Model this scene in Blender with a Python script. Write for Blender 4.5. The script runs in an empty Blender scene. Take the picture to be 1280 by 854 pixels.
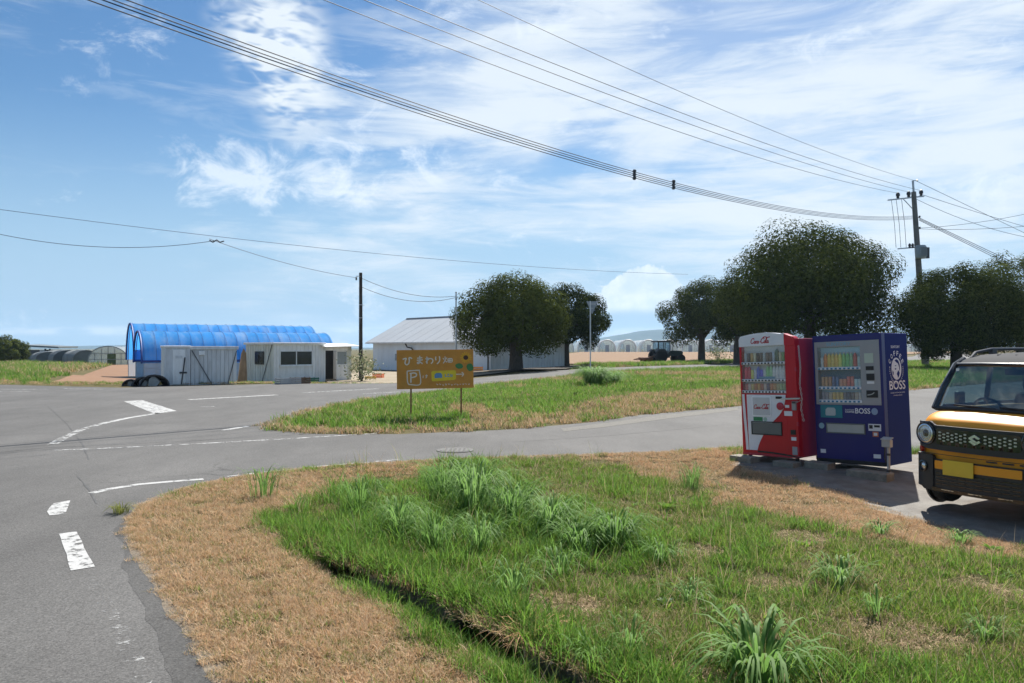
import bpy, bmesh, math, random
import numpy as np
from mathutils import Vector, Matrix
from mathutils.geometry import delaunay_2d_cdt
random.seed(7); RNG = np.random.default_rng(7)
R = math.radians
scene = bpy.context.scene
COL = scene.collection

# ------------------------------------------------------------------ camera
CAM_H, PITCH = 1.70, math.atan(9/960)
cd = bpy.data.cameras.new('camera'); cam = bpy.data.objects.new('camera', cd); COL.objects.link(cam)
cd.sensor_width = 36; cd.lens = 27.0; cd.clip_start = 0.05; cd.clip_end = 60000
cam.location = (0, 0, CAM_H); cam.rotation_euler = (R(90) + PITCH, 0, 0)
scene.camera = cam

# ------------------------------------------------------------------ sky, sun, exposure
SUN_EL, SUN_AZ = 48.0, 23.0          # azimuth clockwise from +Y
SUN_DIR = Vector((math.sin(R(SUN_AZ))*math.cos(R(SUN_EL)), math.cos(R(SUN_AZ))*math.cos(R(SUN_EL)), math.sin(R(SUN_EL))))
world = bpy.data.worlds.new('World'); scene.world = world; world.use_nodes = True
def build_sky():
    nt = world.node_tree; N = nt.nodes; L = nt.links; N.clear()
    def nd(t, **k):
        n = N.new(t)
        for a, b in k.items(): setattr(n, a, b)
        return n
    def math_(op, a, b=None, clamp=False):
        n = nd('ShaderNodeMath', operation=op); n.use_clamp = clamp
        for i, v in enumerate((a, b)):
            if v is None: continue
            if isinstance(v, (int, float)): n.inputs[i].default_value = v
            else: L.new(v, n.inputs[i])
        return n.outputs[0]
    def ramp(v, a, b):            # smoothstep a..b
        n = nd('ShaderNodeMapRange', interpolation_type='SMOOTHSTEP'); L.new(v, n.inputs[0])
        n.inputs[1].default_value = a; n.inputs[2].default_value = b
        return n.outputs[0]
    def noise(vec, scale, detail=8, rough=.6, dist=0.):
        n = nd('ShaderNodeTexNoise'); L.new(vec, n.inputs['Vector'])
        n.inputs['Scale'].default_value = scale; n.inputs['Detail'].default_value = detail
        n.inputs['Roughness'].default_value = rough; n.inputs['Distortion'].default_value = dist
        return n.outputs['Fac']
    def mapping(vec, rot=(0,0,0), scale=(1,1,1), loc=(0,0,0)):
        m = nd('ShaderNodeMapping'); L.new(vec, m.inputs[0])
        m.inputs['Location'].default_value = loc; m.inputs['Rotation'].default_value = rot; m.inputs['Scale'].default_value = scale
        return m.outputs[0]
    def mix(fac, a, b):
        n = nd('ShaderNodeMix', data_type='RGBA'); L.new(fac, n.inputs[0])
        for s, v in ((6, a), (7, b)):
            if isinstance(v, tuple): n.inputs[s].default_value = v + (1,)
            else: L.new(v, n.inputs[s])
        return n.outputs[2]
    tc = nd('ShaderNodeTexCoord'); D = tc.outputs['Generated']
    sky = nd('ShaderNodeTexSky', sky_type='NISHITA'); sky.sun_disc = False
    sky.sun_elevation = R(SUN_EL); sky.sun_rotation = R(SUN_AZ); sky.altitude = 0
    sky.air_density = 1.0; sky.dust_density = 0.3; sky.ozone_density = 2.0
    skyc = nd('ShaderNodeVectorMath', operation='SCALE'); L.new(sky.outputs[0], skyc.inputs[0]); skyc.inputs['Scale'].default_value = SKY_STRENGTH
    hs = nd('ShaderNodeHueSaturation'); hs.inputs['Saturation'].default_value = 1.28; L.new(skyc.outputs[0], hs.inputs['Color'])
    sep = nd('ShaderNodeSeparateXYZ'); L.new(D, sep.inputs[0])
    z = sep.outputs[2]
    def lobe(px, py, w):                # soft blob of cloud cover around one direction of the sky
        v = Vector(((px-640)/960, 1, (436-py)/960)).normalized()
        d = nd('ShaderNodeVectorMath', operation='DOT_PRODUCT'); L.new(D, d.inputs[0]); d.inputs[1].default_value = v
        return ramp(d.outputs['Value'], math.cos(w), 1.0)
    # thin high cirrus in long streaks, rising to the right
    r1 = mapping(D, rot=(0, R(-15), 0), scale=(1.0, 1.0, 4.2))
    n1 = ramp(noise(r1, 2.3, 7, .62, .6), .36, .66)
    r2 = mapping(D, rot=(0, R(-20), 0), scale=(1.3, 1.2, 9.0), loc=(3.1, .4, 1.7))
    n2 = ramp(noise(r2, 3.6, 5, .64, .8), .36, .66)
    veil = ramp(noise(mapping(D, rot=(0, R(-12), 0), scale=(1, 1, 2.4), loc=(5.2, 1.3, .2)), 1.7, 2, .5, .3), .36, .64)
    cover = math_('ADD', math_('MULTIPLY', lobe(1000, -20, .55), .24), math_('MULTIPLY', lobe(470, 110, .36), .14))
    cover = math_('ADD', cover, math_('MULTIPLY', lobe(1000, 230, .50), .05))
    cover = math_('ADD', cover, math_('MULTIPLY', lobe(560, 300, .40), .08))
    cover = math_('SUBTRACT', cover, math_('MULTIPLY', lobe(40, 70, .45), .34))
    c = math_('ADD', math_('MULTIPLY', n1, .42), math_('MULTIPLY', n2, .28))
    c = math_('ADD', math_('ADD', c, math_('MULTIPLY', veil, .30)), cover)
    c = math_('MULTIPLY', c, math_('ADD', .80, math_('MULTIPLY', ramp(z, .05, .22), .20)))
    cirrus = math_('MULTIPLY', ramp(c, .35, 1.08), .95)
    # a broken patch of small heaped cloud, left of the middle
    n3 = noise(mapping(D, rot=(0, R(-10), 0), scale=(1, 1, 1.6), loc=(.4, .2, .9)), 13.0, 7, .66, .5)
    m3 = math_('ADD', lobe(395, 205, .10), math_('MULTIPLY', lobe(285, 225, .085), .8))
    m3 = math_('ADD', m3, math_('MULTIPLY', lobe(535, 205, .05), .7))
    alto = math_('MULTIPLY', ramp(math_('ADD', n3, math_('MULTIPLY', m3, .19)), .57, .80), .72)
    # a thin ladder of ripples above it
    n5 = noise(mapping(D, rot=(0, R(-6), 0), scale=(1, 1, 3.0)), 24, 2, .6, .3)
    lad = math_('ADD', lobe(352, 75, .075), lobe(372, 135, .06))
    lad = math_('ADD', lad, lobe(335, 20, .08))
    ladder = math_('MULTIPLY', math_('MULTIPLY', lad, ramp(n5, .30, .62)), .75)
    # heaped cloud low over the horizon
    n4 = noise(mapping(D, scale=(1, 1, 1.5), loc=(1.3, .7, 0)), 13, 5, .58, .2)
    lowm = math_('ADD', lobe(805, 372, .055), math_('MULTIPLY', lobe(765, 380, .035), .6))
    lowm = math_('ADD', lowm, math_('MULTIPLY', lobe(845, 366, .03), .5))
    low = ramp(math_('ADD', n4, math_('MULTIPLY', lowm, .42)), .64, .70)
    low = math_('MULTIPLY', low, ramp(lowm, .02, .20))
    low = math_('MULTIPLY', low, ramp(z, .040, .058))
    n6 = noise(mapping(D, scale=(1, 1, 3.5), loc=(.3, 0, 0)), 20, 3, .55, 0)
    band = math_('MULTIPLY', ramp(z, .013, .019), math_('SUBTRACT', 1.0, ramp(z, .021, .030)))
    band = math_('MULTIPLY', math_('MULTIPLY', band, ramp(n6, .42, .62)), .8)
    hz = math_('MULTIPLY', math_('SUBTRACT', 1.0, ramp(z, .02, .30)), .96)
    base = mix(hz, hs.outputs[0], HORIZON)
    col = mix(cirrus, base, CLOUD)
    col = mix(ladder, col, CLOUD)
    col = mix(alto, col, CLOUD2)
    shade = mix(ramp(n4, .40, .62), (CLOUD2[0]*.74, CLOUD2[1]*.82, CLOUD2[2]*.88), CLOUD2)
    col = mix(low, col, shade)
    col = mix(band, col, CLOUD)
    bg = nd('ShaderNodeBackground'); L.new(col, bg.inputs[0]); bg.inputs[1].default_value = 1.0
    out = nd('ShaderNodeOutputWorld'); L.new(bg.outputs[0], out.inputs[0])
SKY_STRENGTH = 0.051
CLOUD = (.405, .445, .485); CLOUD2 = (.46, .50, .545); HORIZON = (.195, .295, .405)
build_sky()
world.cycles.sampling_method = 'MANUAL'; world.cycles.sample_map_resolution = 1024
sl = bpy.data.lights.new('sun', 'SUN'); so = bpy.data.objects.new('sun', sl); COL.objects.link(so)
sl.energy = 4.6; sl.angle = R(.53); sl.color = (1.0, .955, .88)
so.rotation_euler = SUN_DIR.to_track_quat('Z', 'Y').to_euler(); so.location = (0, 0, 60)
vs = scene.view_settings
vs.view_transform = 'Standard'; vs.look = 'None'; vs.gamma = 1; vs.exposure = 1.05
vs.use_curve_mapping = False
scene.render.engine = 'CYCLES'
scene.cycles.max_bounces = 6; scene.cycles.transparent_max_bounces = 10
scene.cycles.diffuse_bounces = 2; scene.cycles.glossy_bounces = 2; scene.cycles.transmission_bounces = 4
scene.cycles.volume_bounces = 0
# ------------------------------------------------------------------ helpers
def sm(a, b, t):
    t = np.clip((np.asarray(t, dtype=float) - a)/(b - a), 0, 1); return t*t*(3 - 2*t)
def vnoise(x, y, seed=0):
    x = np.asarray(x, float); y = np.asarray(y, float)
    xi = np.floor(x).astype(np.int64); yi = np.floor(y).astype(np.int64); fx = x - xi; fy = y - yi
    def h(a, b):
        n = (a*374761393 + b*668265263 + seed*1442695041) & 0x7fffffff
        n = ((n ^ (n >> 13))*1274126177) & 0x7fffffff
        return ((n ^ (n >> 16)) & 0xffff)/65535.0
    fx = fx*fx*(3-2*fx); fy = fy*fy*(3-2*fy)
    return (h(xi,yi)*(1-fx)+h(xi+1,yi)*fx)*(1-fy) + (h(xi,yi+1)*(1-fx)+h(xi+1,yi+1)*fx)*fy
def fbm(x, y, seed=0, o=4):
    s = 0; a = .5; t = 0
    for i in range(o):
        s = s + a*vnoise(np.asarray(x)*2**i, np.asarray(y)*2**i, seed+i); t += a; a *= .5
    return s/t
def flat(px, py):                          # photo pixel -> point on the plane z=0
    d = CAM_H*960/(py-436.0); return ((px-640)/960*d, d)
def seg_dist(x, y, pts):
    """distance to a polyline and signed side (positive = left of its direction), arc position"""
    best = np.full(np.shape(x), 1e9); side = np.zeros(np.shape(x)); arc = np.zeros(np.shape(x)); s0 = 0
    for (ax, ay), (bx, by) in zip(pts[:-1], pts[1:]):
        dx, dy = bx-ax, by-ay; l = math.hypot(dx, dy)
        t = np.clip(((x-ax)*dx + (y-ay)*dy)/(l*l), 0, 1)
        ex, ey = x-(ax+t*dx), y-(ay+t*dy); d = np.hypot(ex, ey)
        cr = dx*(y-ay) - dy*(x-ax)
        m = d < best
        best = np.where(m, d, best); side = np.where(m, np.sign(cr), side); arc = np.where(m, s0 + t*l, arc); s0 += l
    return best, side, arc
def inside(x, y, poly):
    x = np.asarray(x, float); y = np.asarray(y, float); r = np.zeros(x.shape, bool); n = len(poly)
    for i in range(n):
        x0, y0 = poly[i]; x1, y1 = poly[(i+1) % n]
        if y0 == y1: continue
        c = ((y0 > y) != (y1 > y)) & (x < (x1-x0)*(y-y0)/(y1-y0) + x0); r ^= c
    return r
# ---- lie of the land
EDGE_PX = [(300,854),(253,790),(216,735),(184,690),(170,665),(170,648),(182,634),(215,618),(260,605),(320,594),(420,583),(520,577),(600,573),(740,569),(830,566),(900,561)]
EDGE = [(-1.0,-12.0),(-1.1,1.0)] + [flat(*p) for p in EDGE_PX] + [(4.8,13.0),(6.5,12.75),(9.0,12.4),(15,11.6),(30,10),(60,8)]
DITCH = [(-3.1,8.6),(-2.2,7.3),(-1.19,6.0),(-.595,5.44),(-.128,4.72),(.50,3.98),(2.2,2.0),(5.5,-2.5)]
DITCH = [np.array(p)*1.045 for p in DITCH]
def gz(x, y):
    x = np.asarray(x, float); y = np.asarray(y, float)
    z = -0.5*sm(36, 47, y)*sm(3, -9, x)
    z = z + 0.7*sm(95, 235, y)*sm(-20, 20, x)
    z = z - 0.10*sm(3.2, 4.6, x)*sm(10.8, 9.3, y)*(y < 40)
    near = (y < 16) & (np.abs(x) < 70)
    if np.any(near):
        d, s, a = seg_dist(x, y, EDGE)
        lawn = sm(0.05, 1.6, d)*(s < 0)*near
        z = z - .05*lawn + lawn*.07*(fbm(x*.9, y*.9, 3, 3)-.5)
        d2, s2, a2 = seg_dist(x, y, DITCH)
        sd = d2*s2*-1.0                     # >0 on the verge (left) side
        dep = .20*sm(2.0, 4.0, a2)*near*(y > -2.5)
        prof = np.where(sd < 0, 0.0, np.where(sd < .02, sd/.02, np.where(sd < .10, 1.0, 1.0 - sm(.10, .55, sd))))
        z = z - dep*prof
    isl = inside(x, y, ISLAND)
    if np.any(isl):
        d3, _, _ = seg_dist(x, y, ISLAND + [ISLAND[0]])
        z = z + isl*sm(0, 3.5, d3)*(.10 + .08*(fbm(x*.25, y*.25, 9, 3)-.5))
    bank = np.exp(-(((x+34)/9.5)**2 + ((y-47)/5.5)**2))
    z = z + .75*bank*(x < -14)
    return z
ISLAND = [flat(*p) for p in [(330,533),(340,538),(400,543),(500,543),(640,537),(740,528),(800,519),(923,508)]] + [(11,26.5),(17,32),(24,38),(60,62),(70,100),(50,96)] + [flat(*p) for p in [(923,463),(860,464.5),(760,468),(700,472.5),(620,481),(560,489),(500,496),(450,502),(400,511),(345,527)]]
def gz1(x, y): return float(gz(np.array([x]), np.array([y]))[0])
CA, SA = math.cos(PITCH), math.sin(PITCH)
def ray(px, py):
    u = (427-py)/960; r = (px-640)/960
    return np.array([r, CA - u*SA, SA + u*CA])
def P(px, py):                             # photo pixel -> point on the ground
    d = ray(px, py); t = np.concatenate([np.linspace(2, 60, 1500), np.linspace(60, 700, 1500)])
    pts = d[None]*t[:, None]; h = CAM_H + pts[:, 2] - gz(pts[:, 0], pts[:, 1])
    i = np.argmax(h < 0)
    if h[i] >= 0: i = len(t)-1
    t0, t1 = t[i-1], t[i]; k = h[i-1]/(h[i-1]-h[i]) if h[i-1] != h[i] else 0
    q = d*(t0 + (t1-t0)*k); return Vector((q[0], q[1], gz1(q[0], q[1])))
def at(px, py, Y):                         # photo pixel -> point at depth Y
    d = ray(px, py); t = Y/d[1]; return Vector((d[0]*t, Y, CAM_H + d[2]*t))

# ---- objects
def link(o, parent=None):
    COL.objects.link(o)
    if parent is not None: o.parent = parent
    return o
def tag(o, label=None, cat=None, group=None, kind=None):
    if label: o['label'] = label
    if cat: o['category'] = cat
    if group: o['group'] = group
    if kind: o['kind'] = kind
    return o
def thing(name, label, cat, loc=(0,0,0), rz=0, group=None, rot=None):
    o = bpy.data.objects.new(name, None); o.empty_display_size = .2; link(o)
    o.location = loc; o.rotation_euler = rot if rot else (0, 0, rz)
    return tag(o, label, cat, group)
def copy_tree(o, parent=None):
    c = o.copy(); link(c, parent)
    for ch in list(o.children): copy_tree(ch, c)
    return c
class MB:
    def __init__(s): s.v = []; s.f = []; s.m = []
    def add(s, v, f, m=0):
        n = len(s.v); s.v += [tuple(p) for p in v]; s.f += [tuple(i+n for i in q) for q in f]; s.m += [m]*len(f); return s
    def box(s, x0, x1, y0, y1, z0, z1, m=0):
        v = [(x0,y0,z0),(x1,y0,z0),(x1,y1,z0),(x0,y1,z0),(x0,y0,z1),(x1,y0,z1),(x1,y1,z1),(x0,y1,z1)]
        return s.add(v, [(0,3,2,1),(4,5,6,7),(0,1,5,4),(1,2,6,5),(2,3,7,6),(3,0,4,7)], m)
    def obox(s, c, size, M, m=0):
        hx, hy, hz = [k/2 for k in size]; c = Vector(c)
        v = [c + M @ Vector(p) for p in [(-hx,-hy,-hz),(hx,-hy,-hz),(hx,hy,-hz),(-hx,hy,-hz),(-hx,-hy,hz),(hx,-hy,hz),(hx,hy,hz),(-hx,hy,hz)]]
        return s.add(v, [(0,3,2,1),(4,5,6,7),(0,1,5,4),(1,2,6,5),(2,3,7,6),(3,0,4,7)], m)
    def bar(s, a, b, w, h=None, m=0):      # straight bar of rectangular section
        a = Vector(a); b = Vector(b); d = b-a; h = h or w
        return s.obox((a+b)/2, (w, h, d.length), d.to_track_quat('Z', 'Y').to_matrix(), m)
    def tube(s, pts, rad, n=8, m=0, cap=True):
        pts = [Vector(p) for p in pts]; k = len(pts); rads = rad if isinstance(rad, (list, tuple)) else [rad]*k
        rings = []; up = None
        for i, p in enumerate(pts):
            t = (pts[min(i+1, k-1)] - pts[max(i-1, 0)]).normalized()
            if up is None: up = Vector((0,0,1)) if abs(t.z) < .9 else Vector((1,0,0))
            a = t.cross(up).normalized(); b = a.cross(t).normalized(); up = b
            rings.append([p + (a*math.cos(2*math.pi*j/n) + b*math.sin(2*math.pi*j/n))*rads[i] for j in range(n)])
        v = [q for r_ in rings for q in r_]; f = []
        for i in range(k-1):
            for j in range(n): f.append((i*n+j, i*n+(j+1) % n, (i+1)*n+(j+1) % n, (i+1)*n+j))
        if cap: f.append(tuple(range(n-1, -1, -1))); f.append(tuple((k-1)*n+j for j in range(n)))
        return s.add(v, f, m)
    def prism(s, poly, ext, m=0):           # planar polygon (3D points) pushed along ext
        n = len(poly); e = Vector(ext); v = [Vector(p) for p in poly]; v += [p+e for p in v[:n]]
        f = [tuple(range(n-1, -1, -1)), tuple(range(n, 2*n))] + [(i, (i+1) % n, n+(i+1) % n, n+i) for i in range(n)]
        return s.add(v, f, m)
    def lathe(s, prof, c=(0,0,0), axis='Z', n=24, M=None, m=0):
        c = Vector(c); v = []; f = []; k = len(prof)
        for r_, h in prof:
            for j in range(n):
                a = 2*math.pi*j/n; p = Vector((r_*math.cos(a), r_*math.sin(a), h))
                if axis == 'Y': p = Vector((p.x, p.z, -p.y))
                if axis == 'X': p = Vector((p.z, p.x, p.y))
                if M is not None: p = M @ p
                v.append(c+p)
        for i in range(k-1):
            for j in range(n): f.append((i*n+j, i*n+(j+1) % n, (i+1)*n+(j+1) % n, (i+1)*n+j))
        if prof[0][0] > 1e-6: f.append(tuple(range(n-1, -1, -1)))
        if prof[-1][0] > 1e-6: f.append(tuple((k-1)*n+j for j in range(n)))
        return s.add(v, f, m)
    def mesh(s, name, mats, bevel=0, smooth=False, seg=2):
        me = bpy.data.meshes.new(name); me.from_pydata(s.v, [], s.f)
        if not isinstance(mats, (list, tuple)): mats = [mats]
        for k in mats: me.materials.append(k)
        me.polygons.foreach_set('material_index', s.m)
        bm = bmesh.new(); bm.from_mesh(me)
        bmesh.ops.remove_doubles(bm, verts=bm.verts, dist=1e-5)
        bmesh.ops.recalc_face_normals(bm, faces=bm.faces)
        if bevel:
            ed = [e for e in bm.edges if len(e.link_faces) == 2 and e.calc_face_angle(0) > .5]
            bmesh.ops.bevel(bm, geom=ed, offset=bevel, segments=seg, affect='EDGES', profile=.5, clamp_overlap=True)
        bm.to_mesh(me); bm.free()
        if smooth:
            me.polygons.foreach_set('use_smooth', [True]*len(me.polygons))
            try: me.set_sharp_from_angle(angle=R(38))
            except Exception: pass
        return me
    def build(s, name, mats, parent=None, bevel=0, smooth=False, seg=2):
        return link(bpy.data.objects.new(name, s.mesh(name, mats, bevel, smooth, seg)), parent)
def inst(name, me, parent=None, loc=(0,0,0), rot=(0,0,0), scale=(1,1,1)):
    o = bpy.data.objects.new(name, me); link(o, parent); o.location = loc; o.rotation_euler = rot; o.scale = scale; return o
def raw_mesh(name, v, f, mats, mi=None, smooth=False):
    """fast mesh from numpy arrays; f is (n,3) or (n,4)"""
    me = bpy.data.meshes.new(name); v = np.asarray(v, np.float32); f = np.asarray(f, np.int32); k = f.shape[1]
    me.vertices.add(len(v)); me.vertices.foreach_set('co', v.ravel())
    me.loops.add(f.size); me.loops.foreach_set('vertex_index', f.ravel())
    me.polygons.add(len(f)); me.polygons.foreach_set('loop_start', np.arange(0, f.size, k, dtype=np.int32))
    if not isinstance(mats, (list, tuple)): mats = [mats]
    for q in mats: me.materials.append(q)
    if mi is not None: me.polygons.foreach_set('material_index', np.asarray(mi, np.int32))
    if smooth: me.polygons.foreach_set('use_smooth', np.ones(len(f), bool))
    me.update(calc_edges=True); me.validate(); return me

# ---- materials
def pm(name, rgb, rough=.6, metal=0., var=.12, scale=6., bump=0., bscale=60., spec=.5, coat=0., stretch=(1,1,1), dirt=None, dirt_sheen_amt=0., dirt_scale=2., emis=None):
    m = bpy.data.materials.new(name); m.use_nodes = True; nt = m.node_tree; N = nt.nodes; L = nt.links
    b = N['Principled BSDF']; b.inputs['Roughness'].default_value = rough; b.inputs['Metallic'].default_value = metal
    b.inputs['Specular IOR Level'].default_value = spec; b.inputs['Coat Weight'].default_value = coat; b.inputs['Coat Roughness'].default_value = .05
    tc = N.new('ShaderNodeTexCoord'); mp = N.new('ShaderNodeMapping'); mp.inputs['Scale'].default_value = stretch; L.new(tc.outputs['Object'], mp.inputs[0])
    n = N.new('ShaderNodeTexNoise'); n.inputs['Scale'].default_value = scale; n.inputs['Detail'].default_value = 6; n.inputs['Roughness'].default_value = .62; L.new(mp.outputs[0], n.inputs['Vector'])
    r_ = N.new('ShaderNodeMapRange'); L.new(n.outputs['Fac'], r_.inputs[0]); r_.inputs[1].default_value = .28; r_.inputs[2].default_value = .72; r_.inputs[3].default_value = 1-var; r_.inputs[4].default_value = 1+var
    mx = N.new('ShaderNodeVectorMath'); mx.operation = 'SCALE'; mx.inputs[0].default_value = rgb; L.new(r_.outputs[0], mx.inputs['Scale'])
    out = mx.outputs[0]
    if dirt:
        n2 = N.new('ShaderNodeTexNoise'); n2.inputs['Scale'].default_value = dirt_scale; n2.inputs['Detail'].default_value = 8; n2.inputs['Roughness'].default_value = .7; L.new(mp.outputs[0], n2.inputs['Vector'])
        r2 = N.new('ShaderNodeMapRange'); L.new(n2.outputs['Fac'], r2.inputs[0]); r2.inputs[1].default_value = .45; r2.inputs[2].default_value = .75; r2.inputs[4].default_value = dirt_sheen_amt
        m2 = N.new('ShaderNodeMix'); m2.data_type = 'RGBA'; L.new(r2.outputs[0], m2.inputs[0]); L.new(out, m2.inputs[6]); m2.inputs[7].default_value = tuple(dirt)+(1,); out = m2.outputs[2]
    L.new(out, b.inputs['Base Color'])
    if bump:
        n3 = N.new('ShaderNodeTexNoise'); n3.inputs['Scale'].default_value = bscale; n3.inputs['Detail'].default_value = 4; L.new(mp.outputs[0], n3.inputs['Vector'])
        bp = N.new('ShaderNodeBump'); bp.inputs['Strength'].default_value = bump; bp.inputs['Distance'].default_value = .02; L.new(n3.outputs['Fac'], bp.inputs['Height']); L.new(bp.outputs[0], b.inputs['Normal'])
    if emis: b.inputs['Emission Color'].default_value = tuple(emis[:3])+(1,); b.inputs['Emission Strength'].default_value = emis[3]
    return m
def leafmat(name, c0, c1, rough=.45, trans=.25, spec=.5, noise_scale=.0):
    """foliage: colour varies from plant to plant and blade to blade, some light passes through"""
    m = bpy.data.materials.new(name); m.use_nodes = True; nt = m.node_tree; N = nt.nodes; L = nt.links
    b = N['Principled BSDF']; b.inputs['Roughness'].default_value = rough; b.inputs['Specular IOR Level'].default_value = spec
    oi = N.new('ShaderNodeObjectInfo'); geo = N.new('ShaderNodeNewGeometry')
    ad = N.new('ShaderNodeMath'); ad.operation = 'ADD'; L.new(oi.outputs['Random'], ad.inputs[0]); L.new(geo.outputs['Random Per Island'], ad.inputs[1])
    hf = N.new('ShaderNodeMath'); hf.operation = 'MULTIPLY'; L.new(ad.outputs[0], hf.inputs[0]); hf.inputs[1].default_value = .5
    mx = N.new('ShaderNodeMix'); mx.data_type = 'RGBA'; L.new(hf.outputs[0], mx.inputs[0]); mx.inputs[6].default_value = tuple(c0)+(1,); mx.inputs[7].default_value = tuple(c1)+(1,)
    L.new(mx.outputs[2], b.inputs['Base Color'])
    tr = N.new('ShaderNodeBsdfTranslucent'); L.new(mx.outputs[2], tr.inputs[0])
    ms = N.new('ShaderNodeMixShader'); ms.inputs[0].default_value = trans; L.new(b.outputs[0], ms.inputs[1]); L.new(tr.outputs[0], ms.inputs[2])
    L.new(ms.outputs[0], N['Material Output'].inputs['Surface']); return m
def glassmat(name, tint, refl=1.0, rough=.02, opac=0., film=(.8,.82,.85), f0=.045):
    """thin sheet: see-through with a mirror-like sheen, opac adds a milky film, also used as painted reflection"""
    m = bpy.data.materials.new(name); m.use_nodes = True; nt = m.node_tree; N = nt.nodes; L = nt.links; N.remove(N['Principled BSDF'])
    t = N.new('ShaderNodeBsdfTransparent'); t.inputs[0].default_value = tuple(tint)+(1,)
    g = N.new('ShaderNodeBsdfGlossy'); g.inputs['Roughness'].default_value = rough; g.inputs['Color'].default_value = (refl,)*3+(1,)
    lw = N.new('ShaderNodeLayerWeight'); lw.inputs[0].default_value = .5; pw = N.new('ShaderNodeMath'); pw.operation = 'POWER'; L.new(lw.outputs['Facing'], pw.inputs[0]); pw.inputs[1].default_value = 4.5
    fr = N.new('ShaderNodeMath'); fr.operation = 'MULTIPLY_ADD'; L.new(pw.outputs[0], fr.inputs[0]); fr.inputs[1].default_value = .9; fr.inputs[2].default_value = f0
    mx = N.new('ShaderNodeMixShader'); L.new(fr.outputs[0], mx.inputs[0]); L.new(t.outputs[0], mx.inputs[1]); L.new(g.outputs[0], mx.inputs[2]); o = mx.outputs[0]
    if opac:
        d = N.new('ShaderNodeBsdfDiffuse'); d.inputs[0].default_value = tuple(film)+(1,); tl = N.new('ShaderNodeBsdfTranslucent'); tl.inputs[0].default_value = tuple(film)+(1,)
        a = N.new('ShaderNodeMixShader'); a.inputs[0].default_value = .5; L.new(d.outputs[0], a.inputs[1]); L.new(tl.outputs[0], a.inputs[2])
        m2 = N.new('ShaderNodeMixShader'); m2.inputs[0].default_value = opac; L.new(o, m2.inputs[1]); L.new(a.outputs[0], m2.inputs[2]); o = m2.outputs[0]
    L.new(o, N['Material Output'].inputs['Surface']); return m
# ---- lettering
def text_geo(s, size=1., bold=0., shear=0., sx=1.):
    cu = bpy.data.curves.new('lettering', 'FONT'); cu.body = s; cu.size = size; cu.align_x = 'CENTER'; cu.align_y = 'CENTER'; cu.offset = bold; cu.shear = shear; cu.resolution_u = 4
    o = bpy.data.objects.new('lettering', cu); COL.objects.link(o)
    dg = bpy.context.evaluated_depsgraph_get(); dg.update(); e = o.evaluated_get(dg); me = e.to_mesh()
    v = [(p.co.x*sx, p.co.y) for p in me.vertices]; f = [tuple(p.vertices) for p in me.polygons]
    e.to_mesh_clear(); bpy.data.objects.remove(o); bpy.data.curves.remove(cu); return v, f
def put_text(mb, s, size, origin, ex, ez, n, bold=0., sx=1., rot=0., m=0, shear=0., fit=None, lift=.002):
    """flat letters lying on a face: ex, ez in-plane axes, n outward"""
    v, f = text_geo(s, size, bold, shear, sx)
    if not v: return
    if fit:
        w = max(p[0] for p in v)-min(p[0] for p in v); h = max(p[1] for p in v)-min(p[1] for p in v)
        v = [(p[0]*fit[0]/w, p[1]*(fit[1]/h if fit[1] else 1)) for p in v]
    o = Vector(origin); ex = Vector(ex); ez = Vector(ez); n = Vector(n); c, q = math.cos(rot), math.sin(rot)
    mb.add([o + ex*(a*c-b*q) + ez*(a*q+b*c) + n*lift for a, b in v], f, m)
def strokes(mb, lines, w, origin, ex, ez, n, m=0, lift=.003, scale=1.):
    """brush strokes: flat ribbons through 2D points"""
    o = Vector(origin); ex = Vector(ex); ez = Vector(ez); n = Vector(n)
    for ln in lines:
        ww = w
        pts = [Vector((a*scale, b*scale)) for a, b in ln]
        if len(pts) > 2:                     # Catmull-Rom
            q = [pts[0]] + pts + [pts[-1]]; out = []
            for i in range(1, len(q)-2):
                for k in range(5):
                    t = k/5; p0, p1, p2, p3 = q[i-1], q[i], q[i+1], q[i+2]
                    out.append(.5*((2*p1) + (p2-p0)*t + (2*p0-5*p1+4*p2-p3)*t*t + (3*p1-p0-3*p2+p3)*t*t*t))
            pts = out + [pts[-1]]
        L_, R_ = [], []
        for i, p in enumerate(pts):
            t = (pts[min(i+1, len(pts)-1)] - pts[max(i-1, 0)])
            if t.length < 1e-9: t = Vector((1, 0))
            t.normalize(); s_ = Vector((-t.y, t.x))*ww/2; L_.append(p+s_); R_.append(p-s_)
        v = [o + ex*p.x + ez*p.y + n*lift for p in L_+R_]; k = len(pts)
        mb.add(v, [(i, i+1, k+i+1, k+i) for i in range(k-1)], m)
def disc_pts(c, rx, rz, ex, ez, k=20): 
    c = Vector(c); ex = Vector(ex); ez = Vector(ez); return [c + ex*(rx*math.cos(2*math.pi*i/k)) + ez*(rz*math.sin(2*math.pi*i/k)) for i in range(k)]
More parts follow.
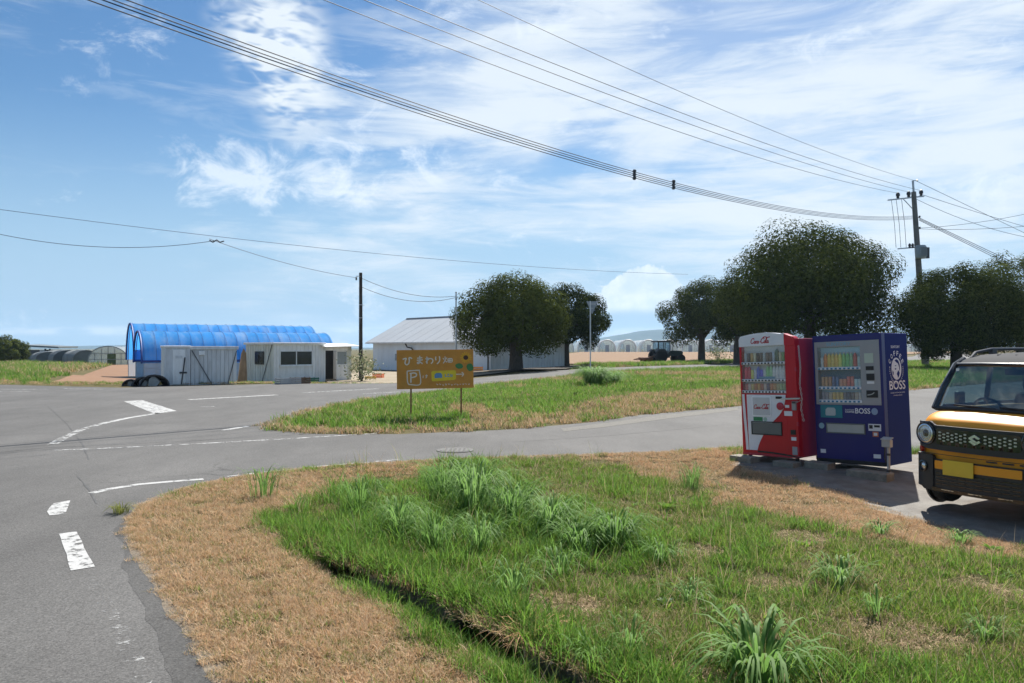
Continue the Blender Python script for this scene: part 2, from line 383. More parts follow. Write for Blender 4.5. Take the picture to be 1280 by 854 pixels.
# ---- draped sheets
def drape(name, poly, mat, dz=.004, step=1.5, jitter=0., seed=1, far_lift=True, kind='structure', fine=None):
    poly = [Vector(p[:2]) for p in poly]; out = []; n = len(poly); rnd = random.Random(seed)
    for i in range(n):
        a, b = poly[i], poly[(i+1) % n]; l = (b-a).length; near = min(a.length, b.length)
        st = max(.12, .02*near) if jitter else max(.5, .05*near); k = max(1, min(300, int(l/st)))
        for j in range(k):
            p = a.lerp(b, j/k)
            if jitter and j: 
                nn = Vector((-(b-a).y, (b-a).x)).normalized(); p = p + nn*jitter*(2*float(fbm(p.x*2.2, p.y*2.2, seed, 3))-1)
            out.append(p)
    m = len(out); edges = [(i, (i+1) % m) for i in range(m)]
    xs = [p.x for p in out]; ys = [p.y for p in out]; extra = []
    gx = np.arange(min(xs), max(xs), step) if fine is None else fine[0]; gy = np.arange(min(ys), max(ys), step) if fine is None else fine[1]
    X, Y = np.meshgrid(gx, gy); ins = inside(X, Y, [tuple(p) for p in out])
    extra = [Vector((a, b)) for a, b in zip(X[ins], Y[ins])]
    v, e, f, *_ = delaunay_2d_cdt(out+extra, edges, [], 1, 1e-4)
    va = np.array([(p.x, p.y) for p in v]); z = gz(va[:, 0], va[:, 1]) + dz
    if far_lift: z = z + .05*sm(25, 60, va[:, 1])
    f = [q for q in f if len(q) == 3]
    me = raw_mesh(name, np.column_stack([va, z]), np.array(f), mat)
    bm = bmesh.new(); bm.from_mesh(me); bmesh.ops.recalc_face_normals(bm, faces=bm.faces)
    if bm.faces and sum(q.normal.z for q in bm.faces) < 0: bmesh.ops.reverse_faces(bm, faces=bm.faces)
    bm.to_mesh(me); bm.free()
    o = link(bpy.data.objects.new(name, me)); 
    if kind: o['kind'] = kind
    return o
# ------------------------------------------------------------------ ground sheet
def axis_lines(lo, hi, step, lo_end, hi_end, g=1.09):
    c = list(np.arange(lo, hi, step)); a = []; s = step; x = lo
    while x > lo_end: s *= g; x -= s; a.append(x)
    b = []; s = step; x = c[-1]
    while x < hi_end: s *= g; x += s; b.append(x)
    return np.array(a[::-1] + c + b)
def soilmat():
    m = bpy.data.materials.new('soil_thatch'); m.use_nodes = True; nt = m.node_tree; N = nt.nodes; L = nt.links; b = N['Principled BSDF']; b.inputs['Roughness'].default_value = .95; b.inputs['Specular IOR Level'].default_value = .1
    tc = N.new('ShaderNodeTexCoord')
    def noise(s, d=6, r=.6):
        n = N.new('ShaderNodeTexNoise'); n.inputs['Scale'].default_value = s; n.inputs['Detail'].default_value = d; n.inputs['Roughness'].default_value = r; L.new(tc.outputs['Object'], n.inputs['Vector']); return n.outputs['Fac']
    cr = N.new('ShaderNodeValToRGB'); L.new(noise(1.1), cr.inputs[0]); e = cr.color_ramp.elements
    e[0].position = .32; e[0].color = (.060,.068,.024,1); e[1].position = .70; e[1].color = (.150,.112,.058,1)
    n2 = noise(38, 5, .7); r2 = N.new('ShaderNodeMapRange'); L.new(n2, r2.inputs[0]); r2.inputs[1].default_value = .3; r2.inputs[2].default_value = .7; r2.inputs[3].default_value = .55; r2.inputs[4].default_value = 1.5
    mx = N.new('ShaderNodeVectorMath'); mx.operation = 'SCALE'; L.new(cr.outputs[0], mx.inputs[0]); L.new(r2.outputs[0], mx.inputs['Scale']); L.new(mx.outputs[0], b.inputs['Base Color'])
    bp = N.new('ShaderNodeBump'); bp.inputs['Strength'].default_value = .8; bp.inputs['Distance'].default_value = .03; L.new(n2, bp.inputs['Height']); L.new(bp.outputs[0], b.inputs['Normal'])
    return m
M_SOIL = soilmat()
gx = axis_lines(-4.2, 3.2, .05, -4600, 4600); gy = axis_lines(2.6, 9.4, .05, -60, 5500)
X, Y = np.meshgrid(gx, gy); Z = gz(X.ravel(), Y.ravel()); W_, H_ = len(gx), len(gy)
road_hint = None
i = np.arange(W_*H_).reshape(H_, W_)
F = np.stack([i[:-1,:-1], i[:-1,1:], i[1:,1:], i[1:,:-1]], -1).reshape(-1, 4)
ground = link(bpy.data.objects.new('ground', raw_mesh('ground', np.column_stack([X.ravel(), Y.ravel(), Z]), F, M_SOIL, smooth=True)))
ground['kind'] = 'structure'

# ------------------------------------------------------------------ asphalt
def asphaltmat(name, c0=.080, c1=.112):
    m = bpy.data.materials.new(name); m.use_nodes = True; nt = m.node_tree; N = nt.nodes; L = nt.links; b = N['Principled BSDF']; b.inputs['Roughness'].default_value = .88; b.inputs['Specular IOR Level'].default_value = .35
    tc = N.new('ShaderNodeTexCoord')
    def noise(s, d=6, r=.6, st=(1,1,1), dist=0):
        mp = N.new('ShaderNodeMapping'); mp.inputs['Scale'].default_value = st; L.new(tc.outputs['Object'], mp.inputs[0])
        n = N.new('ShaderNodeTexNoise'); n.inputs['Scale'].default_value = s; n.inputs['Detail'].default_value = d; n.inputs['Roughness'].default_value = r; n.inputs['Distortion'].default_value = dist; L.new(mp.outputs[0], n.inputs['Vector']); return n.outputs['Fac']
    def rng(v, a, b_, c, d):
        r = N.new('ShaderNodeMapRange'); L.new(v, r.inputs[0]); r.inputs[1].default_value = a; r.inputs[2].default_value = b_; r.inputs[3].default_value = c; r.inputs[4].default_value = d; return r.outputs[0]
    def mul(a, b_):
        n = N.new('ShaderNodeMath'); n.operation = 'MULTIPLY'; L.new(a, n.inputs[0]); L.new(b_, n.inputs[1]); return n.outputs[0]
    big = rng(noise(.22, 5, .6), .3, .7, c0, c1)
    worn = rng(noise(.9, 6, .7, (1, .35, 1)), .3, .7, .80, 1.18)
    grit = noise(55, 4, .85); gm = rng(grit, .28, .72, .45, 1.6)
    vor = N.new('ShaderNodeTexVoronoi'); vor.inputs['Scale'].default_value = 75; L.new(tc.outputs['Object'], vor.inputs['Vector'])
    st = rng(vor.outputs['Distance'], .0, .9, 1.22, .70)
    # thin cracks: edges of a coarse, wobbly cell pattern
    nz = N.new('ShaderNodeTexNoise'); nz.inputs['Scale'].default_value = 1.3; nz.inputs['Detail'].default_value = 5; L.new(tc.outputs['Object'], nz.inputs['Vector'])
    ad = N.new('ShaderNodeVectorMath'); ad.operation = 'MULTIPLY_ADD'; L.new(nz.outputs['Color'], ad.inputs[0]); ad.inputs[1].default_value = (1.2,1.2,0); L.new(tc.outputs['Object'], ad.inputs[2])
    v2 = N.new('ShaderNodeTexVoronoi'); v2.feature = 'DISTANCE_TO_EDGE'; v2.inputs['Scale'].default_value = .14; L.new(ad.outputs[0], v2.inputs['Vector'])
    cr = rng(v2.outputs['Distance'], 0, .0022, .55, 1.0)
    keep = rng(noise(.35, 3), .45, .6, 0, 1); one = N.new('ShaderNodeMix'); one.data_type = 'FLOAT'; L.new(keep, one.inputs[0]); one.inputs[2].default_value = 1.0; L.new(cr, one.inputs[3])
    t = mul(mul(mul(big, worn), mul(gm, st)), one.outputs[0])
    cb = N.new('ShaderNodeCombineColor'); L.new(t, cb.inputs[0]); L.new(t, cb.inputs[1]); L.new(t, cb.inputs[2])
    tint = N.new('ShaderNodeVectorMath'); tint.operation = 'MULTIPLY'; L.new(cb.outputs[0], tint.inputs[0]); tint.inputs[1].default_value = (1.03, 1.0, .96); L.new(tint.outputs[0], b.inputs['Base Color'])
    bp = N.new('ShaderNodeBump'); bp.inputs['Strength'].default_value = .5; bp.inputs['Distance'].default_value = .008; L.new(grit, bp.inputs['Height']); L.new(bp.outputs[0], b.inputs['Normal'])
    return m
M_ASPH = asphaltmat('asphalt'); M_ASPH2 = asphaltmat('asphalt_old', .060, .078)
far_px = [(923,455),(800,459),(740,461.5),(640,467.5),(560,471),(500,473.3),(450,476.5),(400,478.5),(300,481.5),(150,485),(0,481.5)]
def main_far(): return [(74,142),(38,102)] + [flat(*p) for p in far_px] + [(-40,38.2),(-75,42)]
isl_far = [(60,98),(50,96)] + [flat(*p) for p in [(923,463),(860,464.5),(760,468),(700,472.5),(620,481),(560,489),(500,496),(450,502),(400,511),(345,527)]]
isl_near = [flat(*p) for p in [(330,533),(340,538),(400,543),(500,543),(640,537),(740,528),(800,519),(923,508)]] + [(11,26.5),(17,32),(24,38),(45,52)]
# island edge, then the lane on its right, then the near verge, then away round the left
outline = main_far()[::-1] + [(110,205),(118,200)] + isl_far + isl_near + [(60,60),(75,20)] + EDGE[::-1][1:] + [(-9,-12),(-16,2),(-75,9)]
road = drape('road', outline, M_ASPH, dz=.006, step=1.2, jitter=.035, seed=5)
# darker tar-rich strip along the verge
tar = [flat(*p) for p in [(330,905),(296,846),(252,786),(216,732),(184,690),(171,665),(172,650),(156,650),(148,672),(156,700),(174,745),(200,800),(216,846),(236,905)]]
drape('asphalt_patch', tar, M_ASPH2, dz=.0072, step=.5, jitter=.10, seed=8)
lane_gravel = pm('edge_gravel', (.150,.142,.125), .95, var=.35, scale=30, bump=.8, bscale=70)
def strip_sheet(name, px, mat, seed, dz=.009): return drape(name, [flat(*p) for p in px], mat, dz=dz, step=.6, jitter=.06, seed=seed)
strip_sheet('gravel_edge', [(700,536),(760,529),(820,520),(923,509.5),(923,513),(825,525),(765,533),(705,540)], lane_gravel, 3)
strip_sheet('gravel_edge', [(352,531),(362,524),(402,511),(450,502.5),(505,495.5),(500,494.6),(440,501),(392,510),(345,522),(336,531)], lane_gravel, 4)
# concrete apron under the vending machines
M_CONC = pm('apron_concrete', (.19,.178,.16), .9, var=.28, scale=5, bump=.7, bscale=90, dirt=(.135,.095,.062), dirt_sheen_amt=.8, dirt_scale=1.9)
apron = [flat(*p) for p in [(912,578),(926,569),(960,564)]] + [(5.2,12.3),(7.4,12.4),(9.5,10.5),(8.0,7.6),(5.6,6.7),(4.85,7.0),(4.45,7.75)] + [flat(*p) for p in [(1120,634),(1060,614),(1000,600),(935,587)]]
drape('pavement', apron, M_CONC, dz=.010, step=.35, jitter=.05, seed=12)

# soil and grit washed over the verge of the asphalt
M_WASH = pm('washed_soil', (.17,.135,.095), .95, var=.4, scale=14, bump=.9, bscale=60, dirt=(.10,.095,.085), dirt_sheen_amt=.8, dirt_scale=3)
def edge_band(i0, i1, w, seed):
    q = [Vector(p) for p in EDGE[i0:i1]]; Lp, Rp = [], []
    for k, p in enumerate(q):
        t = (q[min(k+1, len(q)-1)] - q[max(k-1, 0)]).normalized(); n = Vector((-t.y, t.x)); Lp.append(p + n*w*(.5 + float(fbm(p.x*1.7, p.y*1.7, seed, 3)))); Rp.append(p - n*.14)
    drape('soil_wash', Lp + Rp[::-1], M_WASH, dz=.0078, step=.3, jitter=.05, seed=seed)
edge_band(2, 9, .10, 31); edge_band(8, 13, .13, 32); edge_band(12, 18, .10, 33)
M_SEAM = pm('tar_seam', (.062,.061,.06), .8, var=.3)
for k, pts in enumerate([[(0,566),(60,560),(150,556),(300,548),(420,541),(520,535.5)], [(60,508),(84,530),(104,556),(112,575)], [(98,596),(112,612),(122,630)], [(640,553),(760,545),(860,536),(905,531)], [(0,545),(70,541)]]):
    q = [Vector(flat(*p)) for p in pts]; Lp = []; Rp = []
    for i_, p in enumerate(q):
        t = (q[min(i_+1, len(q)-1)] - q[max(i_-1, 0)]).normalized(); n = Vector((-t.y, t.x))*.011; Lp.append(p+n); Rp.append(p-n)
    drape('tar_seam', Lp + Rp[::-1], M_SEAM, dz=.0088, step=.5, jitter=.02, seed=40+k)

# ------------------------------------------------------------------ painted markings
def paintmat(name, keep=.45, col=(.41,.41,.40)):
    m = bpy.data.materials.new(name); m.use_nodes = True; nt = m.node_tree; N = nt.nodes; L = nt.links; b = N['Principled BSDF']; b.inputs['Roughness'].default_value = .7
    tc = N.new('ShaderNodeTexCoord'); n = N.new('ShaderNodeTexNoise'); n.inputs['Scale'].default_value = 7; n.inputs['Detail'].default_value = 9; n.inputs['Roughness'].default_value = .72; L.new(tc.outputs['Object'], n.inputs['Vector'])
    r = N.new('ShaderNodeMapRange'); L.new(n.outputs['Fac'], r.inputs[0]); r.inputs[1].default_value = keep-.05; r.inputs[2].default_value = keep+.05
    n2 = N.new('ShaderNodeTexNoise'); n2.inputs['Scale'].default_value = 60; n2.inputs['Detail'].default_value = 3; L.new(tc.outputs['Object'], n2.inputs['Vector'])
    r2 = N.new('ShaderNodeMapRange'); L.new(n2.outputs['Fac'], r2.inputs[0]); r2.inputs[1].default_value = .3; r2.inputs[2].default_value = .7; r2.inputs[3].default_value = .78; r2.inputs[4].default_value = 1.12
    sc = N.new('ShaderNodeVectorMath'); sc.operation = 'SCALE'; sc.inputs[0].default_value = col; L.new(r2.outputs[0], sc.inputs['Scale']); L.new(sc.outputs[0], b.inputs['Base Color'])
    t = N.new('ShaderNodeBsdfTransparent'); mx = N.new('ShaderNodeMixShader'); L.new(r.outputs[0], mx.inputs[0]); L.new(t.outputs[0], mx.inputs[1]); L.new(b.outputs[0], mx.inputs[2])
    L.new(mx.outputs[0], N['Material Output'].inputs['Surface']); return m
M_PAINT = paintmat('road_paint', .44); M_WORN = paintmat('road_paint_worn', .50)
def line_px(pts, w):                       # ribbon of width w metres through pixels
    q = [Vector(flat(*p)) for p in pts]; Lp, Rp = [], []
    for k, p in enumerate(q):
        t = (q[min(k+1, len(q)-1)] - q[max(k-1, 0)]).normalized(); s = Vector((-t.y, t.x))*w/2; Lp.append(p+s); Rp.append(p-s)
    return Lp + Rp[::-1]
def marking(poly, mat, seed, name='road_marking'): return drape(name, poly, mat, dz=.0095, step=.25, jitter=.012, seed=seed)
marking([Vector(flat(*p)) for p in [(155,502),(178,500.5),(221,514),(195,518)]], M_PAINT, 1)
marking(line_px([(66,556),(80,548),(103,537),(128,530)], .16), M_WORN, 2)
marking(line_px([(128,530),(160,523),(200,516.5)], .17), M_PAINT, 3)
marking(line_px([(68,563.5),(150,560),(260,554.5),(360,549),(480,541.5)], .10), M_WORN, 4)
marking(line_px([(236,500),(290,497),(346,494)], .30), M_PAINT, 5)
marking(line_px([(380,491.3),(430,488.6),(472,486.4)], .30), M_WORN, 6)
marking(line_px([(280,538.5),(296,535.5),(311,533)], .16), M_PAINT, 7)
marking(line_px([(115,617),(140,611.5),(175,606),(215,602.5),(255,599.5)], .12), M_PAINT, 8)
marking(line_px([(285,596.5),(330,591),(400,583.5),(500,575)], .09), M_WORN, 9)
marking([Vector(flat(*p)) for p in [(75,668),(97,665),(120,709),(90,714)]], M_PAINT, 10)
marking([Vector(flat(*p)) for p in [(60,640),(68,630),(89,626),(83,643),(63,645)]], M_PAINT, 11)
marking([Vector(flat(*p)) for p in [(103,714),(120,713),(196,846),(180,870),(165,846)]], paintmat('road_paint_ghost', .60), 12)
marking(line_px([(0,487.5),(60,487)], .18), M_WORN, 13)
marking(line_px([(-30,490),(40,489.5)], .18), M_WORN, 14)
marking(line_px([(80,486),(128,487)], .16), M_WORN, 15)
marking(line_px([(455,492.5),(500,490.2)], .22), M_WORN, 16)
marking(line_px([(252,509),(268,508.3)], .18), M_WORN, 17)
marking(line_px([(560,488.8),(575,487.4)], .25), M_WORN, 18)
# manhole cover in the lane
mh = thing('manhole_cover', 'round iron manhole cover in the lane behind the tall grass', 'manhole', (*flat(569,563.5), .012))
M_IRON = pm('cast_iron', (.085,.083,.08), .75, .0, var=.25, scale=20)
MB().lathe([(.31,0),(.31,.004),(.27,.005)], n=28).build('frame', M_IRON, mh)
b = MB().lathe([(.255,0),(.255,.009),(.0,.009)], n=28)
for k in range(-3, 4):
    for j in range(-3, 4):
        if math.hypot(k, j) < 3.0: b.box(k*.075-.018, k*.075+.018, j*.075-.018, j*.075+.018, .009, .011)
b.build('lid', M_IRON, mh)

# ------------------------------------------------------------------ fields, hills
def fieldmat(name, c0, c1, ang=0.):
    m = bpy.data.materials.new(name); m.use_nodes = True; nt = m.node_tree; N = nt.nodes; L = nt.links; b = N['Principled BSDF']; b.inputs['Roughness'].default_value = .95; b.inputs['Specular IOR Level'].default_value = .1
    tc = N.new('ShaderNodeTexCoord'); mp = N.new('ShaderNodeMapping'); mp.inputs['Rotation'].default_value = (0,0,ang); L.new(tc.outputs['Object'], mp.inputs[0])
    w = N.new('ShaderNodeTexWave'); w.inputs['Scale'].default_value = .35; w.inputs['Distortion'].default_value = 2; w.inputs['Detail'].default_value = 3; w.bands_direction = 'Y'; L.new(mp.outputs[0], w.inputs['Vector'])
    n = N.new('ShaderNodeTexNoise'); n.inputs['Scale'].default_value = .6; n.inputs['Detail'].default_value = 9; n.inputs['Roughness'].default_value = .7; L.new(tc.outputs['Object'], n.inputs['Vector'])
    a = N.new('ShaderNodeMath'); a.operation = 'MULTIPLY_ADD'; L.new(w.outputs['Fac'], a.inputs[0]); a.inputs[1].default_value = .35; L.new(n.outputs['Fac'], a.inputs[2])
    r = N.new('ShaderNodeMapRange'); L.new(a.outputs[0], r.inputs[0]); r.inputs[1].default_value = .4; r.inputs[2].default_value = .95
    mx = N.new('ShaderNodeMix'); mx.data_type = 'RGBA'; L.new(r.outputs[0], mx.inputs[0]); mx.inputs[6].default_value = (*c0,1); mx.inputs[7].default_value = (*c1,1); L.new(mx.outputs[2], b.inputs['Base Color'])
    bp = N.new('ShaderNodeBump'); bp.inputs['Strength'].default_value = .7; bp.inputs['Distance'].default_value = .15; L.new(a.outputs[0], bp.inputs['Height']); L.new(bp.outputs[0], b.inputs['Normal']); return m
M_FIELD = fieldmat('tilled_soil', (.19,.125,.080), (.28,.195,.130), R(20)); M_FIELD2 = fieldmat('tilled_soil_red', (.20,.12,.078), (.27,.17,.11), R(-30))
fg = (np.arange(-40, 620, 9.0), np.arange(60, 330, 6.0))
drape('field', [(4.5,83),(9,80),(16,84),(26,96),(42,116),(78,160),(150,240),(420,300),(300,222),(20,222),(8,150)], M_FIELD, dz=.06, fine=fg)
fl = (np.arange(-90, 0, 4.0), np.arange(40, 190, 4.0))
drape('field', [(-35.5,64),(-28,49),(-24.6,41.0),(-20.5,38.6),(-18.8,41),(-21.5,52),(-24,90),(-36,112),(-52,100)], M_FIELD2, dz=.05, fine=fl)
M_PALE = fieldmat('dry_yard', (.25,.21,.15), (.34,.29,.22))
drape('yard', [(-11,46.5),(-6.5,46),(-1,55),(1,62),(-5,66),(-13,72),(-19,80),(-22,70),(-14,56)], M_PALE, dz=.05, fine=(np.arange(-30,10,3.), np.arange(40,90,3.)))
def hillmat(name, c0, c1, s):
    m = pm(name, c0, .95, var=.5, scale=s, dirt=c1, dirt_sheen_amt=.9, dirt_scale=s*.6, spec=.05); return m
def ridge(name, y, x0, x1, hts, depth, mat, n=160, seed=0):
    xs = np.linspace(x0, x1, n); h = np.interp(xs, [a for a, _ in hts], [b for _, b in hts]); h = h*(1 + .05*(fbm(xs/ (x1-x0)*60, 0*xs, seed, 5)-.5))
    v = []; ny = 14
    for j in range(ny):
        t = j/(ny-1); prof = math.sin(min(1, t*1.25)*math.pi/2)
        wob = fbm(xs/(x1-x0)*40, 0*xs + t*6, seed+3, 4)
        v.append(np.column_stack([xs, np.full(n, y + t*depth), h*np.clip(prof + .18*(wob-.5)*(t < .95), 0, 2) - 1]))
    v.append(np.column_stack([xs, np.full(n, y+depth*1.3), np.full(n, -1.)])); ny += 1
    v = np.concatenate(v); i = np.arange(ny*n).reshape(ny, n); f = np.stack([i[:-1,:-1], i[:-1,1:], i[1:,1:], i[1:,:-1]], -1).reshape(-1, 4)
    o = link(bpy.data.objects.new(name, raw_mesh(name, v, f, mat, smooth=True))); o['kind'] = 'structure'; return o
M_HILL = hillmat('far_woods', (.026,.040,.030), (.06,.07,.05), .004)
S_ = 3600/960
ridge('hill', 3600, -900, 3600, [(-900,2),(150,20),(260,30),(420,50),(720,100),(1100,118),(1700,122),(2400,105),(3600,80)], 700, M_HILL, seed=4)
ridge('hill', 4300, -3900, 300, [(-3900,24),(-3200,30),(-2750,18),(-2450,26),(-1800,14),(-900,10),(300,6)], 700, M_HILL, seed=9)
# ------------------------------------------------------------------ trees
M_LEAF = leafmat('evergreen_leaf', (.010,.020,.005), (.125,.145,.034), .7, .16, .0)
M_BARK = pm('bark', (.085,.070,.055), .95, var=.4, scale=9, bump=1.0, bscale=30, stretch=(1,1,.35))
def leaf_cloud(c, nrm, size, rng):
    """one folded diamond leaf spray per point, four corners each"""
    n = len(c); rnd = rng.normal(size=(n, 3)); rnd /= np.linalg.norm(rnd, axis=1)[:, None]
    nn = nrm*1.3 + rnd*.5; nn /= np.linalg.norm(nn, axis=1)[:, None]
    t = rng.normal(size=(n, 3)); t -= nn*(t*nn).sum(1)[:, None]; t /= np.linalg.norm(t, axis=1)[:, None]
    b = np.cross(nn, t); s = size*(.6 + .8*rng.random(n))[:, None]
    p0 = c - t*s; p1 = c + b*s*.42 + nn*s*.12; p2 = c + t*s; p3 = c - b*s*.42 + nn*s*.12
    v = np.stack([p0, p1, p2, p3], 1).reshape(-1, 3); f = np.arange(4*n).reshape(-1, 4); return v, f
def tree(label, base, r, h, crown_z, nclump, nleaf, leaf, seed, trunk_r=.35, flat_=.8, lean=(0,0), group='evergreen trees beside the road', name='evergreen_tree', low=-.85):
    """r: crown radii (x, y); h: crown half height; crown_z: height of the crown's middle above the base"""
    rng = np.random.default_rng(seed); rnd = random.Random(seed)
    t = thing(name, label, 'tree', base, rnd.uniform(0, .4), group)
    rx, ry = r
    # lumps of foliage spread over a flattened dome
    k = np.arange(nclump) + .5; ph = np.arccos(1 - (1 - low)*k/nclump); th = math.pi*(1 + 5**.5)*k + rng.random(nclump)*.9
    d = np.stack([np.cos(th)*np.sin(ph), np.sin(th)*np.sin(ph), np.cos(ph)], 1)
    rad = .76 + .26*(rng.random(nclump)-.35)
    wob = 1 + .13*np.sin(3*th + seed) + .08*np.sin(5*th + 2*seed)
    cl = d*rad[:, None]*np.array([rx, ry, h])*np.column_stack([wob, wob, np.ones(nclump)]) + np.array([lean[0], lean[1], crown_z])
    cr = (.17 + .13*rng.random(nclump))*max(rx, ry)
    # lower inner lumps so the underside is dark and closed
    ni = nclump//3; inner = rng.normal(size=(ni, 3)); inner /= np.linalg.norm(inner, axis=1)[:, None]; inner *= (.45*rng.random(ni)**.4)[:, None]
    cl = np.concatenate([cl, inner*np.array([rx, ry, h*.9]) + np.array([lean[0], lean[1], crown_z])]); cr = np.concatenate([cr, np.full(ni, .24*max(rx, ry))])
    w = cr**2; w /= w.sum(); idx = rng.choice(len(cl), nleaf, p=w)
    u = rng.normal(size=(nleaf, 3)); u /= np.linalg.norm(u, axis=1)[:, None]
    rr = rng.random(nleaf)**.22; c = cl[idx] + u*(cr[idx]*rr)[:, None]*np.array([1, 1, .82])
    c[:, 2] += .05*cr[idx]*rng.normal(size=nleaf)
    out = (c - np.array([lean[0], lean[1], crown_z - h*.2])); out /= np.linalg.norm(out, axis=1)[:, None]
    nrm = out*.35 + u*.8 + np.array([0, 0, .25])
    v, f = leaf_cloud(c, nrm, leaf, rng)
    link(bpy.data.objects.new('crown', raw_mesh('crown', v, f, M_LEAF)), t)
    b = MB(); top = crown_z - h*.35
    pts = [Vector((0,0,-.1)), Vector((0,0,.25)), Vector((.06*rnd.uniform(-1,1), .05, top*.5)), Vector((lean[0]*.4, lean[1]*.4, top))]
    b.tube(pts, [trunk_r*1.55, trunk_r*1.1, trunk_r*.92, trunk_r*.7], 10); b.build('trunk', M_BARK, t, smooth=True)
    for q in range(6):
        a = q*2.4 + seed; z0 = top*(.62 + .06*q); rr_ = .55 + .25*rnd.random()
        p0 = Vector((lean[0]*.3, lean[1]*.3, z0)); p2 = Vector((math.cos(a)*rx*rr_, math.sin(a)*ry*rr_, crown_z - h*.12 + rnd.uniform(-.1,.4)*h))
        p1 = p0.lerp(p2, .45) + Vector((0, 0, -.08*h))
        MB().tube([p0, p1, p2], [trunk_r*.48, trunk_r*.32, trunk_r*.10], 7).build('limb', M_BARK, t, smooth=True)
    return t
def tree_px(label, px, py, Y, half_w, top, bot, nclump, nleaf, leaf, seed, cx=None, **k):
    """px,py: foot of the trunk in the photo; Y: depth; half_w, top, bot: crown in pixels"""
    if Y is None: g = P(px, py)
    else: g = at(px, py, Y); g.z = gz1(g.x, g.y)
    top = top + (bot-top)*.055; nleaf = int(nleaf*1.25); leaf *= .84; bot = bot + (bot-top)*.10; s = g.y/960; rx = half_w*s; zt = CAM_H + (436-top)*s - g.z; zb = CAM_H + (436-bot)*s - g.z
    lean = (((cx or px) - px)*s, 0)
    return tree(label, g, (rx, rx*.92), (zt-zb)/2*1.0, (zt+zb)/2, nclump, nleaf, leaf, seed, lean=lean, **k)
tree_px('round dark evergreen tree with thick trunk in front of the white warehouse', 645, 464, 60, 75, 341, 441, 92, 39900, 0.126, 11, cx=641, trunk_r=.52)
tree_px('smaller evergreen tree with slim trunk between warehouse corner and give-way sign', 708, 459, 72, 53, 353, 432, 57, 22800, 0.133, 12, cx=712, trunk_r=.27)
tree_px('rounded evergreen tree with bare trunk just right of the tractor', 877, 452.5, 94, 53, 342, 428, 57, 24700, 0.163, 13, cx=879, trunk_r=.42)
tree_px('evergreen tree mostly hidden between red vending machine and the biggest tree', 921, 455, 84, 44, 352, 426, 42, 17100, 0.155, 14, cx=930, trunk_r=.36)
tree_px('largest dark evergreen tree towering behind the two vending machines', 1014, 460, 62, 108, 277, 424, 135, 68400, 0.141, 15, cx=1012, trunk_r=.55)
tree_px('broad evergreen tree with low drooping crown behind the orange car', 1196, 466, 54, 78, 321, 446, 99, 45600, 0.115, 16, trunk_r=.4, low=-.9)
tree_px('loose pale-topped evergreen tree at the right edge behind another tree', 1275, 456, 80, 84, 306, 440, 63, 28500, 0.163, 17, trunk_r=.4, low=-.8)
tree_px('small round dark tree at the far left edge beyond the grass bank', 6, 449.5, 112, 29, 419, 452, 35, 13300, 0.163, 18, trunk_r=.2, low=-.95, group='far shrubs and trees')
# ------------------------------------------------------------------ sheds, tunnels and warehouse on the left
M_WHITE = pm('white_panel', (.86,.86,.84), .5, var=.05, scale=1.5, dirt=(.45,.42,.36), dirt_sheen_amt=.4, dirt_scale=1.2, stretch=(3,3,.6))
M_CREAM = pm('cream_panel', (.72,.73,.64), .55, var=.08, scale=2, dirt=(.25,.23,.18), dirt_sheen_amt=.5, dirt_scale=1.3, stretch=(3,3,.5))
M_GREYP = pm('grey_panel', (.68,.69,.69), .55, var=.08, scale=2, dirt=(.22,.20,.17), dirt_sheen_amt=.5, dirt_scale=1.3, stretch=(3,3,.5))
M_SIDING = pm('pale_siding', (.74,.79,.84), .45, var=.06, scale=1, dirt=(.34,.33,.32), dirt_sheen_amt=.35, dirt_scale=.5, stretch=(2,2,.4))
M_ROOFG = pm('zinc_roof', (.36,.385,.41), .6, .0, var=.08, scale=.6, dirt=(.24,.22,.20), dirt_sheen_amt=.3, dirt_scale=.3)
M_DARKM = pm('dark_metal', (.06,.06,.065), .5, .4)
M_STEEL = pm('galvanised_steel', (.42,.43,.44), .42, .75, var=.12)
M_INSIDE = pm('dim_interior', (.035,.033,.03), .9)
M_GLASS = glassmat('window_glass', (.55,.6,.6))
M_WIN_D = pm('dark_window', (.014,.016,.018), .12, spec=.6, var=.02)
M_WOOD = pm('weathered_wood', (.20,.14,.085), .85, var=.35, scale=8, stretch=(1,1,.2))
M_RUST = pm('rusty_steel', (.16,.075,.04), .85, .2, var=.4, scale=12)
def frame_px(pa, pb):
    a, b = P(*pa), P(*pb); d = Vector((b.x-a.x, b.y-a.y)); return a, math.atan2(d.y, d.x), d.length
# ---- two blue-sheeted pipe tunnels
def sheetmat(name, rgb):
    m = pm(name, rgb, .22, var=.16, scale=1.2, dirt=(.48,.66,.86), dirt_sheen_amt=.75, dirt_scale=.8, stretch=(1.6,.4,.4), spec=.55)  # pale blotches paint sky sheen and fading into the sheet colour
    nt = m.node_tree; N = nt.nodes; L = nt.links; b = N['Principled BSDF']; tr = N.new('ShaderNodeBsdfTranslucent'); tr.inputs[0].default_value = (rgb[0]*1.2, rgb[1]*1.2, rgb[2]*1.2, 1)
    mx = N.new('ShaderNodeMixShader'); mx.inputs[0].default_value = .45; L.new(b.outputs[0], mx.inputs[1]); L.new(tr.outputs[0], mx.inputs[2]); L.new(mx.outputs[0], N['Material Output'].inputs['Surface']); return m
M_BLUE = sheetmat('blue_sheet', (.07,.38,.86)); M_HEM = pm('blue_hem', (.02,.06,.26), .6)
M_FILM = glassmat('clear_film', (.9,.92,.93), .9, .15, .5, (.72,.74,.74))
M_BLACK = pm('black_plastic', (.018,.018,.02), .38, var=.3)
